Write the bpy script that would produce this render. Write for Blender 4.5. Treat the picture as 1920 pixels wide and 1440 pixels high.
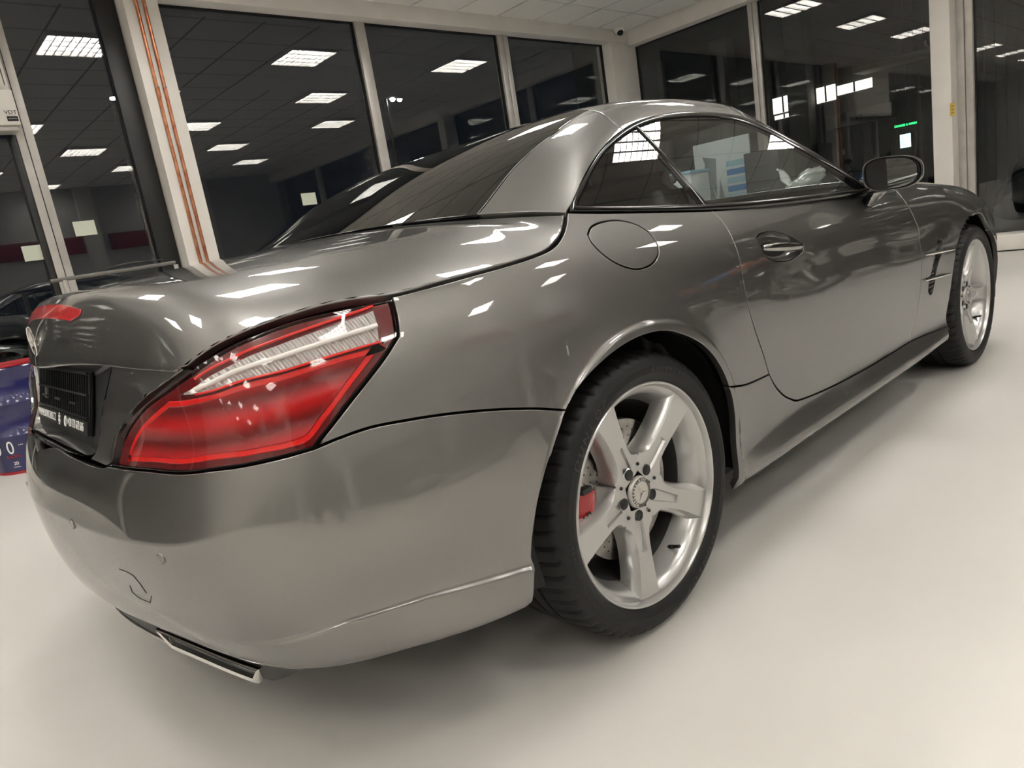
import bpy, bmesh, math, random, json
import numpy as np
from mathutils import Vector, Matrix
from mathutils.geometry import delaunay_2d_cdt
for _o in list(bpy.data.objects): bpy.data.objects.remove(_o)
SC = bpy.context.scene
COL = SC.collection
# ------------------------------------------------------------------ camera
F_PX = 1310.461
CAM_LOC = (-1.194, -1.834, 0.948)
YAW, PITCH, ROLL = math.radians(48.31), math.radians(-11.98), math.radians(-9.29)
_f = Vector((math.cos(PITCH)*math.cos(YAW), math.cos(PITCH)*math.sin(YAW), math.sin(PITCH)))
_r = _f.cross(Vector((0, 0, 1))).normalized(); _u = _r.cross(_f)
_r2 = _r*math.cos(ROLL)+_u*math.sin(ROLL); _u2 = -_r*math.sin(ROLL)+_u*math.cos(ROLL)
cam = bpy.data.objects.new('camera', bpy.data.cameras.new('camera')); COL.objects.link(cam)
cam.matrix_world = Matrix(((_r2.x, _u2.x, -_f.x, CAM_LOC[0]), (_r2.y, _u2.y, -_f.y, CAM_LOC[1]), (_r2.z, _u2.z, -_f.z, CAM_LOC[2]), (0, 0, 0, 1)))
cam.data.sensor_fit = 'HORIZONTAL'; cam.data.sensor_width = 36.0
cam.data.lens = F_PX/1920*36.0; cam.data.clip_start = .02; cam.data.clip_end = 200
SC.camera = cam
# ------------------------------------------------------------------ night sky, exposure
w = bpy.data.worlds.new('night'); SC.world = w; w.use_nodes = True
w.node_tree.nodes['Background'].inputs[0].default_value = (.55, .7, 1, 1)
w.node_tree.nodes['Background'].inputs[1].default_value = .004
SC.view_settings.view_transform = 'Standard'; SC.view_settings.look = 'None'
SC.view_settings.gamma = 1; SC.view_settings.use_curve_mapping = False
SC.view_settings.exposure = 1.12
LAMP_STRENGTH = 13.0                      # ceiling luminaires
# ------------------------------------------------------------------ body surfaces
# ---- body side/rear surface: columns from rear centre round the corner to the nose, rows from sill to belt
# each column: list of 11 rows (x,y,z)
def _c(pts): return pts
def sidecol(x,zs,ys): return [(x,y,z) for y,z in zip(ys,zs)]
COLS=[
 [(-.84,0,.262),(-.932,0,.275),(-.984,0,.36),(-1.003,0,.46),(-1.007,0,.54),(-.984,0,.635),(-.945,0,.705),(-.93,0,.79),(-.915,0,.87),(-.90,0,.935),(-.88,0,.98)],
 [(-.825,-.19,.256),(-.912,-.2,.268),(-.967,-.2,.36),(-.988,-.2,.46),(-.994,-.2,.538),(-.971,-.2,.63),(-.937,-.2,.70),(-.92,-.2,.79),(-.905,-.2,.87),(-.89,-.2,.935),(-.87,-.2,.98)],
 [(-.79,-.38,.252),(-.872,-.4,.262),(-.934,-.4,.36),(-.960,-.4,.46),(-.969,-.4,.535),(-.944,-.4,.625),(-.915,-.4,.70),(-.90,-.4,.79),(-.885,-.39,.87),(-.87,-.39,.935),(-.85,-.38,.98)],
 [(-.76,-.52,.25),(-.838,-.56,.26),(-.898,-.572,.36),(-.928,-.566,.46),(-.939,-.56,.54),(-.912,-.555,.628),(-.890,-.547,.70),(-.880,-.537,.79),(-.863,-.52,.87),(-.848,-.51,.935),(-.83,-.5,.98)],
 [(-.73,-.61,.25),(-.800,-.665,.26),(-.856,-.684,.36),(-.889,-.685,.46),(-.903,-.68,.552),(-.878,-.671,.64),(-.862,-.658,.71),(-.850,-.642,.80),(-.833,-.625,.875),(-.818,-.61,.935),(-.80,-.59,.98)],
 [(-.68,-.69,.25),(-.740,-.742,.26),(-.796,-.758,.355),(-.836,-.765,.46),(-.852,-.765,.570),(-.830,-.756,.66),(-.819,-.743,.735),(-.805,-.725,.82),(-.79,-.705,.885),(-.775,-.68,.935),(-.76,-.65,.98)],
 [(-.62,-.745,.25),(-.662,-.799,.262),(-.702,-.813,.36),(-.738,-.827,.455),(-.753,-.833,.56),(-.738,-.818,.675),(-.728,-.806,.74),(-.717,-.788,.82),(-.706,-.764,.885),(-.70,-.74,.935),(-.69,-.70,.98)],
 [(-.53,-.80,.25),(-.552,-.862,.264),(-.577,-.862,.355),(-.601,-.877,.45),(-.611,-.884,.552),(-.604,-.864,.675),(-.600,-.852,.75),(-.594,-.836,.82),(-.588,-.815,.885),(-.585,-.80,.935),(-.58,-.75,.98)],
 [(-.42,-.85,.25),(-.431,-.909,.268),(-.438,-.904,.35),(-.447,-.912,.45),(-.454,-.917,.556),(-.452,-.899,.68),(-.451,-.886,.755),(-.450,-.871,.82),(-.45,-.851,.885),(-.45,-.84,.935),(-.45,-.79,.98)],
 sidecol(-.28,[.25,.27,.355,.455,.575,.69,.76,.82,.885,.935,.98],[-.86,-.924,-.923,-.930,-.9345,-.919,-.908,-.894,-.874,-.850,-.815]),
 sidecol(0,[.25,.27,.36,.46,.60,.70,.76,.82,.885,.935,.98],[-.86,-.925,-.93,-.934,-.938,-.927,-.919,-.907,-.888,-.862,-.828]),
 sidecol(.35,[.195,.232,.31,.42,.57,.67,.74,.81,.87,.92,.965],[-.865,-.915,-.905,-.914,-.927,-.931,-.928,-.918,-.898,-.869,-.83]),
 sidecol(.7,[.19,.228,.305,.40,.55,.65,.725,.785,.85,.91,.96],[-.865,-.917,-.893,-.902,-.919,-.925,-.922,-.9185,-.896,-.862,-.822]),
 sidecol(1.1,[.188,.226,.305,.40,.55,.645,.715,.77,.835,.90,.95],[-.865,-.917,-.891,-.900,-.917,-.9225,-.9185,-.919,-.898,-.860,-.820]),
 sidecol(1.5,[.186,.224,.30,.39,.54,.635,.70,.755,.825,.885,.94],[-.865,-.917,-.890,-.899,-.915,-.9205,-.916,-.918,-.897,-.856,-.81]),
 sidecol(1.85,[.186,.222,.295,.39,.54,.625,.685,.74,.82,.885,.925],[-.865,-.916,-.892,-.901,-.914,-.9185,-.914,-.917,-.895,-.845,-.78]),
 sidecol(2.2,[.186,.222,.29,.39,.54,.63,.71,.78,.83,.872,.897],[-.86,-.914,-.902,-.911,-.924,-.928,-.926,-.913,-.885,-.838,-.76]),
 sidecol(2.585,[.18,.21,.29,.39,.54,.62,.695,.755,.80,.838,.86],[-.84,-.905,-.908,-.916,-.928,-.931,-.928,-.913,-.883,-.835,-.75]),
 sidecol(2.85,[.18,.21,.29,.39,.53,.61,.67,.725,.765,.80,.817],[-.82,-.892,-.900,-.910,-.918,-.917,-.910,-.893,-.862,-.815,-.735]),
 sidecol(3.1,[.18,.21,.29,.39,.51,.57,.62,.67,.705,.735,.75],[-.75,-.82,-.84,-.852,-.856,-.852,-.842,-.822,-.79,-.742,-.665]),
 [(3.2,-.45,.18),(3.28,-.52,.21),(3.30,-.53,.29),(3.31,-.54,.39),(3.30,-.54,.50),(3.29,-.53,.54),(3.28,-.52,.575),(3.26,-.51,.605),(3.23,-.5,.63),(3.19,-.48,.645),(3.13,-.45,.655)],
 [(3.28,-.22,.18),(3.36,-.25,.21),(3.38,-.25,.29),(3.39,-.25,.39),(3.38,-.25,.49),(3.37,-.25,.525),(3.36,-.25,.555),(3.34,-.25,.58),(3.31,-.25,.60),(3.27,-.24,.615),(3.21,-.23,.625)],
 [(3.30,0,.18),(3.38,0,.21),(3.40,0,.29),(3.41,0,.39),(3.40,0,.49),(3.39,0,.525),(3.38,0,.555),(3.36,0,.58),(3.33,0,.60),(3.29,0,.615),(3.23,0,.625)],
]
CREASE=[1,1,1,1,.95,.75,.35,.45,.30]+[0]*14      # how sharp row 4 is, per column
def spline_coef(t,P,clamp0=None):
    """natural cubic spline second derivatives, P (n,...) """
    t=np.asarray(t,float);P=np.asarray(P,float);n=len(t);h=np.diff(t)
    A=np.zeros((n,n));b=np.zeros((n,)+P.shape[1:])
    A[0,0]=A[-1,-1]=1
    for i in range(1,n-1):
        A[i,i-1]=h[i-1];A[i,i]=2*(h[i-1]+h[i]);A[i,i+1]=h[i]
        b[i]=6*((P[i+1]-P[i])/h[i]-(P[i]-P[i-1])/h[i-1])
    if clamp0 is not None:   # clamped start slope
        A[0,0]=2*h[0];A[0,1]=h[0];b[0]=6*((P[1]-P[0])/h[0]-clamp0)
    return np.linalg.solve(A,b.reshape(n,-1)).reshape(b.shape)
def spline_eval(t,P,m,q):
    t=np.asarray(t);q=np.asarray(q,float)
    i=np.clip(np.searchsorted(t,q)-1,0,len(t)-2)
    h=t[i+1]-t[i];a=(t[i+1]-q)/h;b=(q-t[i])/h
    sh=(slice(None),)+(None,)*(P.ndim-1)
    return a[sh]*P[i]+b[sh]*P[i+1]+((a**3-a)[sh]*m[i]+(b**3-b)[sh]*m[i+1])*((h*h)/6.)[sh]
_G=np.array(COLS,float)                       # (nc,11,3)
NC,NR=_G.shape[:2]
# mirrored column for symmetric tangents at both ends
_d=np.linalg.norm(np.diff(_G[:,1:10],axis=0),axis=2).mean(1)
SK=np.r_[0,np.cumsum(_d)]                     # s knots (metres)
_cl=np.zeros((NR,3));_cl[:,1]=-1
_Ms=spline_coef(SK,_G,_cl)
_CR=np.array(CREASE,float)
_vt=np.arange(NR,dtype=float)
WHEELS=((0.,.327),(2.585,.330))
def _rows(s):
    s=np.clip(np.atleast_1d(s),0,SK[-1])
    return spline_eval(SK,_G,_Ms,s)           # (k,11,3)
def vspl(R,v,cr):
    """R (k,11,3) rows, v (k,), cr (k,) crease weight at row 4"""
    k=len(v);Rt=np.moveaxis(R,1,0)
    mf=spline_coef(_vt,Rt)
    ml=spline_coef(_vt[:5],Rt[:5]);mu=spline_coef(_vt[4:],Rt[4:])
    i=np.clip(np.floor(v).astype(int),0,NR-2);ar=np.arange(k)
    a=((i+1)-v)[:,None];b=(v-i)[:,None]
    P0=Rt[i,ar];P1=Rt[i+1,ar]
    lin=a*P0+b*P1
    full=((a**3-a)*mf[i,ar]+(b**3-b)*mf[i+1,ar])/6
    il=np.clip(i,0,3);iu=np.clip(i-4,0,NR-6)
    low=((a**3-a)*ml[il,ar]+(b**3-b)*ml[il+1,ar])/6
    up=((a**3-a)*mu[iu,ar]+(b**3-b)*mu[iu+1,ar])/6
    sp=np.where((i<4)[:,None],low,up)
    c=cr[:,None]
    return lin+full*(1-c)+sp*c
def sm(x): x=np.clip(x,0,1);return x*x*(3-2*x)
def body(s,v,extra=True):
    s=np.atleast_1d(np.asarray(s,float));v=np.atleast_1d(np.asarray(v,float))
    sg=np.where(s<0,-1.,1.);s=np.clip(np.abs(s),0,SK[-1]);v=np.clip(v,0,NR-1)
    P=vspl(_rows(s),v,np.interp(s,SK,_CR))
    if extra:
        for wx,wz in WHEELS:                  # flared lip round the wheel openings
            r=np.hypot(P[:,0]-wx,P[:,2]-wz)
            P[:,1]-=(.0045*sm((.43-r)/.06)+.0055*sm((.398-r)/.014))*(P[:,1]<-.6)
    # lower lip of the rear bumper: stands proud below a crease that fades out at the corner
    zg=np.interp(s,[.55,.71,.85,.99,1.2],[.345,.354,.368,.364,.343]);fade=sm((s-.58)/.16)*(s<1.35)
    lip=.0075*sm((zg-P[:,2])/.010)*sm((P[:,2]-.20)/.12)*fade
    P[:,1]-=lip*.85;P[:,0]-=lip*.5*sm((1.0-s)/.3)
    P[:,1]*=sg
    return P
def body_n(s,v):
    e=2e-3
    s=np.atleast_1d(s);v=np.atleast_1d(v)
    sa=s-e;sb=s+e
    va=np.clip(v-.02,0,NR-1);vb=np.clip(v+.02,0,NR-1)
    n=np.cross(body(sb,v)-body(sa,v),body(s,vb)-body(s,va))
    n/=np.linalg.norm(n,axis=1)[:,None]+1e-12
    return n                                   # points outward
# ---- lofts between a centre-line curve (y=0) and an outer rail; t=0 centre, t=1 rail (right side), t<0 left side
class Loft:
    def __init__(self,Cw,C,Ow,O,shape,sgn=1.):
        self.sgn=sgn
        self.Cw=np.array(Cw,float);self.C=np.array(C,float);self.Ow=np.array(Ow,float);self.O=np.array(O,float)
        self.mC=spline_coef(self.Cw,self.C);self.mO=spline_coef(self.Ow,self.O);self.shape=shape
    def rail(self,w): return spline_eval(self.Ow,self.O,self.mO,np.clip(np.atleast_1d(w),self.Ow[0],self.Ow[-1]))
    def mid(self,w): return spline_eval(self.Cw,self.C,self.mC,np.clip(np.atleast_1d(w),self.Cw[0],self.Cw[-1]))
    def __call__(self,t,w):
        t=np.atleast_1d(np.asarray(t,float));w=np.atleast_1d(np.asarray(w,float))
        sg=np.where(t<0,-1.,1.);t=np.abs(t)
        O=self.rail(w);C=self.mid(w)
        gx,gz,off=self.shape(t,w)
        x=C[:,0]+(O[:,0]-C[:,0])*gx;z=C[:,1]+(O[:,2]-C[:,1])*gz;y=O[:,1]*t*sg
        return np.c_[x+off[0],y,z+off[1]]
    def normal(self,t,w):
        e=2e-3;t=np.atleast_1d(t);w=np.atleast_1d(w)
        a=self(t+e,w)-self(t-e,w);b=self(t,np.clip(w+.01,self.Cw[0],self.Cw[-1]))-self(t,np.clip(w-.01,self.Cw[0],self.Cw[-1]))
        n=np.cross(b,a);return self.sgn*n/(np.linalg.norm(n,axis=1)[:,None]+1e-12)
LID_C=[(-.27,1.016),(-.34,1.012),(-.46,1.004),(-.60,.995),(-.73,.985),(-.824,.977),(-.886,.949),(-.920,.885),(-.940,.785),(-.963,.652)]
def lid_shape(t,w):
    r=sm((w-4.6)/2.2)                       # 0 deck, 1 rear face
    f=sm((1.2-w)/1.2)                       # towards the front edge
    gz_d=.62*t**3+.38*t**11; gz_f=t**2.6; gz_r=t**2.2
    gz=(gz_d*(1-f)+gz_f*f)*(1-r)+gz_r*r
    gx=(t**2)*(1-r)+t**1.7*r
    wc=7.58-1.262*t**2-.3*t**12
    step=sm((w-wc)/.045)*sm((9.2-w)/.5)*.006
    lip=.007*np.exp(-((w-5.55)/.35)**2)*sm((.9-t)/.5)
    return gx,gz,(step+.05*r*t**2*(1-t**2)*sm((9.05-w)/.9),lip)
def make_lid(K):
    P=np.vstack([body(*np.array(K['LID_SIDE']).T),body(*np.array(K['LID_LAMP'][1:]).T),body(*np.array(K['LID_BOT'][1:2]).T)])
    w=[0,.5,1,1.25,1.5,1.75,2.1,2.6,3.1,3.3,3.6,4.1,4.8,5.3,5.75,6.3,7.0,7.6,8.15,8.5,8.8,9]
    return Loft(range(10),LID_C,w,P,lid_shape)
ROOF_C=[(-.265,1.019),(-.1,1.085),(.05,1.145),(.2,1.20),(.37,1.252),(.55,1.287),(.75,1.306),(.95,1.314),(1.12,1.314),(1.3,1.304),(1.48,1.275),(1.75,1.16),(2.0,1.02),(2.2,.925)]
ROOF_O=[(-.075,-.832,.973),(-.02,-.812,1.0),(.05,-.784,1.040),(.12,-.757,1.075),(.22,-.723,1.118),(.361,-.685,1.164),(.50,-.659,1.194),(.65,-.645,1.210),(.79,-.640,1.214),(.93,-.646,1.207),(1.04,-.665,1.187),(1.18,-.726,1.114),(1.319,-.807,1.008),(1.46,-.862,.905)]
def roof_shape(t,w):
    f=sm((w-9)/2);b=sm((3-w)/3)
    gz=(.64*t**3.4+.36*t**13)*(1-f)+f*(.8*t**3+.2*t**12)
    gz=gz*(1-b*.5)+t**2.6*b*.5
    gx=t**2.2
    return gx,gz,(0,0)
ROOF=Loft(range(14),ROOF_C,range(14),ROOF_O,roof_shape,-1.)
def glass_y(z): d=z-.925;return -(.86-.62*d-.5*d*d)
K = {'LID_SIDE': [(1.532, 9.8215), (1.4998, 9.1905), (1.4616, 8.6712), (1.4252, 8.3898), (1.3802, 8.2514), (1.3172, 8.1482), (1.243, 8.064), (1.1534, 7.9629), (1.0649, 7.8786)],
 'LID_LAMP': [(1.0649, 7.8786), (1.0274, 7.9138), (0.9719, 7.9473), (0.8916, 7.8312), (0.8147, 7.5677), (0.7621, 7.3686), (0.7174, 7.2169), (0.6547, 7.0835), (0.5427, 6.7544), (0.4558, 6.3404), (0.4117, 5.9706), (0.406, 5.6396), (0.4037, 5.4132)],
 'LID_BOT': [(0.4037, 5.4132), (0.3831, 5.3543), (0.3499, 5.3546), (0.294, 5.3896), (0.2173, 5.4468), (0.1255, 5.516), (0.0, 5.22)],
 'LAMP_IN': [(1.06, 7.8328), (1.0267, 7.8265), (0.9697, 7.8209), (0.8903, 7.7487), (0.814, 7.5038), (0.7614, 7.3), (0.7167, 7.1659), (0.6533, 7.018), (0.5492, 6.7151), (0.4661, 6.293), (0.4262, 5.8872), (0.4196, 5.466)],
 'LAMP_TAIL': [(1.0649, 7.8786), (1.0626, 7.4294), (1.0548, 6.8965), (1.0185, 6.4437), (0.9606, 5.8358), (0.9155, 5.284), (0.8841, 4.9475)],
 'LAMP_BOT': [(0.8841, 4.9475), (0.8407, 4.9512), (0.782, 5.0339), (0.696, 5.2247), (0.5696, 5.3941), (0.4643, 5.4077), (0.4167, 5.4138)],
 'SEAM': [(0.8841, 4.9475), (0.9258, 5.0152), (0.9773, 5.0588), (1.0472, 4.9977), (1.111, 4.8952), (1.1894, 4.7209), (1.2651, 4.5067), (1.3335, 4.2601)],
 'ARCH_TOP': [(1.3335, 4.2601), (1.3751, 4.4841), (1.4363, 4.6722), (1.5105, 4.8354), (1.5867, 4.9326), (1.6724, 4.902), (1.741, 4.6688), (1.7802, 4.507), (1.8169, 4.3192), (1.8505, 4.1166), (1.8805, 3.9084), (1.9067, 3.6956), (1.9286, 3.4722)],
 'ARCH_FRONT': [(1.9286, 3.4722), (1.9441, 3.2612), (1.9558, 3.0262), (1.9637, 2.7485), (1.9677, 2.4144), (1.9677, 2.0239), (1.9582, 1.6656), (1.941, 1.1904)],
 'ARCH_REAR': [(1.3335, 4.2601), (1.2914, 3.8974), (1.2616, 3.5654), (1.234, 3.0776), (1.2142, 2.5005), (1.2021, 2.0405)],
 'BUMP_END': [(1.2021, 2.0405), (1.2026, 1.8982), (1.1902, 1.5937), (1.1762, 1.0882), (1.1578, 0.7783)],
 'SILL_SEAM': [(1.9286, 3.4722), (2.0411, 3.3893), (2.1743, 3.4023)],
 'DOOR_REAR': [(2.0433, 9.1651), (2.053, 8.7001), (2.0556, 8.1003), (2.0549, 7.4961), (2.054, 6.912), (2.0514, 6.2607), (2.0559, 5.4202), (2.0752, 4.7362), (2.1019, 4.2292), (2.1411, 3.7687), (2.1743, 3.4023)],
 'DOOR_REAR2': [(2.1743, 3.4023), (2.21, 3.1495), (2.2597, 2.865), (2.323, 2.5369), (2.3891, 2.2704), (2.6156, 2.0323), (2.976, 1.9349), (3.3542, 1.9701)],
 'FEND_BOT': [(3.3542, 1.9701), (3.5696, 1.8639), (3.7594, 1.7333)],
 'DOOR_FRONT': [(3.3542, 1.9701), (3.392, 2.755), (3.4108, 3.2854), (3.4276, 3.8699), (3.424, 4.8483), (3.4211, 6.2642), (3.3747, 7.3273), (3.356, 8.0408), (3.3545, 8.3944)],
 'BELT': [(3.3545, 8.3944), (3.1908, 8.8479), (3.003, 8.9973), (2.643, 8.9479), (2.3046, 9.034), (2.0433, 9.1651)],
 'BELT2': [(2.0433, 9.1651), (1.8748, 9.3213), (1.7431, 9.4499), (1.6332, 9.5866), (1.532, 9.8215)],
 'SILL_BOT': [(1.941, 0.35), (2.2968, 0.35), (2.6526, 0.35), (3.0084, 0.35), (3.3642, 0.35), (3.72, 0.35)],
 'SILL_FRONT': [(3.72, 0.35), (3.74, 1.0), (3.7594, 1.7333)],
 'FARCH': [(3.7674, 1.8361), (3.7811, 2.9683), (3.8176, 3.9878), (3.8792, 5.172), (3.9947, 5.8763), (4.1024, 6.113), (4.2032, 5.9457), (4.3253, 4.9543)],
 'FUEL': [(1.5459, 8.6817), (1.5712, 9.0053), (1.612, 9.1547), (1.6643, 9.1365), (1.7104, 8.8628), (1.7383, 8.3693), (1.7457, 7.8335), (1.7344, 7.4948), (1.7017, 7.2416), (1.6543, 7.1793), (1.6026, 7.4117), (1.5649, 7.8056), (1.5447, 8.2855)],
 'HANDLE': [(2.1798, 7.6681), (2.216, 7.8254), (2.2838, 7.836), (2.3573, 7.6055), (2.402, 7.2997), (2.4226, 6.9725), (2.3926, 6.6955), (2.3395, 6.5156), (2.2583, 6.5415), (2.2025, 6.8018), (2.1809, 7.1866)],
 'VENT': [(3.637, 5.3527), (3.6706, 5.1272), (3.6566, 4.5362), (3.6073, 3.9727), (3.5799, 3.4956), (3.5647, 3.3762), (3.5338, 3.397), (3.5176, 3.5623), (3.5466, 3.9612), (3.588, 4.6645), (3.6107, 5.231)],
 'CLEAR': [(0.664, 6.8053), (0.7116, 6.8544), (0.7397, 6.9168), (0.7743, 6.9845), (0.8095, 7.1085), (0.8462, 7.2225), (0.8971, 7.3733), (0.9505, 7.4896), (0.9929, 7.5712), (1.0279, 7.651), (1.0279, 7.3922), (1.0221, 6.8699), (0.9504, 6.8306), (0.8988, 6.7788), (0.8507, 6.7124), (0.8038, 6.6671), (0.7525, 6.625), (0.7082, 6.6894)],
 'REDIN': [(0.4594, 5.5504), (0.4698, 5.9307), (0.5075, 6.2823), (0.5684, 6.5684), (0.6282, 6.7774), (0.6715, 6.7131), (0.752, 6.5985), (0.8034, 6.6394), (0.8503, 6.684), (0.8983, 6.7494), (0.9498, 6.7989), (1.0079, 6.8154), (1.0328, 6.8871), (1.0026, 6.5402), (0.9523, 6.0136), (0.9091, 5.4559), (0.878, 5.0925), (0.8381, 5.0793), (0.7817, 5.1929), (0.6978, 5.4183), (0.5739, 5.5686)],
 'CREASE': [(0.0, 4.0), (0.038, 4.0), (0.075, 4.0), (0.112, 4.0), (0.15, 4.0), (0.188, 4.0), (0.225, 4.0), (0.262, 4.0), (0.3, 4.0), (0.337, 4.0), (0.375, 4.0), (0.412, 4.0), (0.45, 4.0), (0.488, 4.0), (0.525, 4.0), (0.562, 4.0), (0.6, 4.0), (0.638, 4.0), (0.675, 4.0), (0.712, 4.0), (0.75, 4.0), (0.788, 4.0), (0.825, 4.0), (0.862, 4.0), (0.9, 4.0)],
 'SENSOR': [(0.5837, 3.687)],
 'SENSOR2': [(0.2532, 3.9401)],
 'TOW': [(0.4073, 3.0337), (0.436, 3.0377), (0.4554, 2.9926), (0.4639, 2.8063), (0.4666, 2.6004)],
 'TOW2': [(0.4132, 2.6378), (0.4028, 2.4593), (0.4173, 2.3471), (0.4528, 2.3436), (0.4776, 2.5553)],
 'STRAKE1': [(3.4423, 4.8747), (3.7849, 4.5076)],
 'STRAKE2': [(3.4524, 3.8267), (3.7509, 3.6972)],
 'BELT_GLASS': [(1.5666, 9.9922), (1.9638, 9.601)],
 'ARCR0': [(1.0823, 0.0), (1.0759, 0.0), (1.0695, 0.0), (1.0632, 0.0), (1.1568, 0.3), (1.1504, 0.3), (1.144, 0.3), (1.1377, 0.3), (1.1606, 0.3), (1.1392, 0.0), (1.1596, 0.3), (1.1803, 0.0), (1.2165, 0.4831), (1.217, 0.9459), (1.2159, 1.1821), (1.215, 1.3656), (1.2143, 1.5262), (1.2142, 1.6743), (1.2145, 1.8149), (1.2153, 1.9513), (1.2167, 2.0858), (1.2187, 2.2191), (1.2211, 2.3511), (1.224, 2.4816), (1.2274, 2.6103), (1.2313, 2.737), (1.2355, 2.8612), (1.2402, 2.9824), (1.2452, 3.1001), (1.2506, 3.2136), (1.2563, 3.3224), (1.2624, 3.4263), (1.2688, 3.5253), (1.2755, 3.6193), (1.2825, 3.7085), (1.2898, 3.7931), (1.2975, 3.8735), (1.3055, 3.95), (1.3139, 4.023), (1.3226, 4.0929), (1.3316, 4.1601), (1.341, 4.2251), (1.3507, 4.2881), (1.3607, 4.3493), (1.371, 4.4088), (1.3817, 4.4668), (1.3926, 4.5233), (1.4038, 4.5784), (1.4153, 4.632), (1.427, 4.6841), (1.439, 4.7346), (1.4511, 4.7835), (1.4635, 4.8304), (1.476, 4.8754), (1.4887, 4.918), (1.5015, 4.958), (1.5145, 4.9951), (1.5276, 5.0288), (1.5407, 5.059), (1.554, 5.085), (1.5673, 5.1068), (1.5807, 5.1238), (1.594, 5.1359), (1.6074, 5.143), (1.6208, 5.1448), (1.6342, 5.1411), (1.6475, 5.132), (1.6608, 5.1173), (1.674, 5.0971), (1.6871, 5.0715), (1.7001, 5.0408), (1.713, 5.005), (1.7258, 4.9646), (1.7384, 4.9199), (1.7509, 4.8711), (1.7632, 4.8187), (1.7753, 4.763), (1.7872, 4.7044), (1.7988, 4.6434), (1.8103, 4.5802), (1.8214, 4.5153), (1.8323, 4.449), (1.843, 4.3817), (1.8533, 4.3135), (1.8633, 4.2449), (1.8731, 4.1761), (1.8825, 4.1073), (1.8915, 4.0387), (1.9002, 3.9705), (1.9086, 3.9026), (1.9166, 3.8347), (1.9242, 3.7666), (1.9314, 3.698), (1.9383, 3.6286), (1.9447, 3.5583), (1.9507, 3.4868), (1.9564, 3.4138), (1.9616, 3.339), (1.9663, 3.2619), (1.9707, 3.1821), (1.9745, 3.0988), (1.978, 3.0112), (1.981, 2.918), (1.9835, 2.8185), (1.9856, 2.7121), (1.9872, 2.5986), (1.9884, 2.4777), (1.9891, 2.3492), (1.9893, 2.2137), (1.9891, 2.0721)],
 'ARCR1': [(1.0759, 0.0), (1.0695, 0.0), (1.0632, 0.0), (1.1504, 0.3), (1.144, 0.3), (1.1377, 0.3), (1.1313, 0.3), (1.1249, 0.3), (1.1185, 0.3), (1.0834, 0.0), (1.1557, 0.0), (1.1523, 0.0), (1.206, 0.3536), (1.2078, 0.9191), (1.207, 1.1688), (1.2061, 1.3583), (1.2055, 1.5231), (1.2054, 1.6746), (1.2058, 1.8181), (1.2068, 1.9573), (1.2083, 2.0945), (1.2103, 2.2304), (1.2129, 2.365), (1.2159, 2.498), (1.2195, 2.6294), (1.2234, 2.7586), (1.2278, 2.8854), (1.2326, 3.0092), (1.2378, 3.1295), (1.2433, 3.2455), (1.2492, 3.3567), (1.2554, 3.4628), (1.2619, 3.5637), (1.2688, 3.6596), (1.2759, 3.7505), (1.2834, 3.8367), (1.2913, 3.9185), (1.2994, 3.9964), (1.3079, 4.0707), (1.3168, 4.1421), (1.326, 4.2111), (1.3356, 4.2779), (1.3454, 4.3429), (1.3557, 4.4063), (1.3662, 4.4682), (1.3771, 4.5288), (1.3882, 4.5881), (1.3997, 4.6461), (1.4114, 4.703), (1.4234, 4.7585), (1.4356, 4.8128), (1.448, 4.8655), (1.4606, 4.9165), (1.4734, 4.9657), (1.4863, 5.0126), (1.4994, 5.0569), (1.5126, 5.0981), (1.526, 5.1359), (1.5394, 5.1696), (1.5529, 5.199), (1.5665, 5.2235), (1.5802, 5.2429), (1.5938, 5.2569), (1.6075, 5.2652), (1.6211, 5.2678), (1.6348, 5.2643), (1.6484, 5.2547), (1.6619, 5.2391), (1.6754, 5.2174), (1.6888, 5.1898), (1.7021, 5.1566), (1.7153, 5.118), (1.7283, 5.0744), (1.7412, 5.026), (1.7539, 4.9734), (1.7665, 4.9169), (1.7788, 4.857), (1.791, 4.7941), (1.8029, 4.7286), (1.8145, 4.6609), (1.8259, 4.5915), (1.8371, 4.5207), (1.8479, 4.4489), (1.8585, 4.3765), (1.8687, 4.3037), (1.8787, 4.2308), (1.8883, 4.1581), (1.8975, 4.0858), (1.9064, 4.014), (1.9149, 3.9429), (1.9231, 3.8722), (1.9309, 3.8016), (1.9383, 3.7308), (1.9452, 3.6594), (1.9518, 3.5873), (1.958, 3.5141), (1.9637, 3.4395), (1.969, 3.3632), (1.9739, 3.2848), (1.9783, 3.2038), (1.9823, 3.1194), (1.9858, 3.0307), (1.9888, 2.9365), (1.9914, 2.8357), (1.9936, 2.728), (1.9952, 2.6127), (1.9964, 2.4897), (1.9971, 2.3589), (1.9974, 2.2206), (1.9971, 2.0759)],
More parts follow.
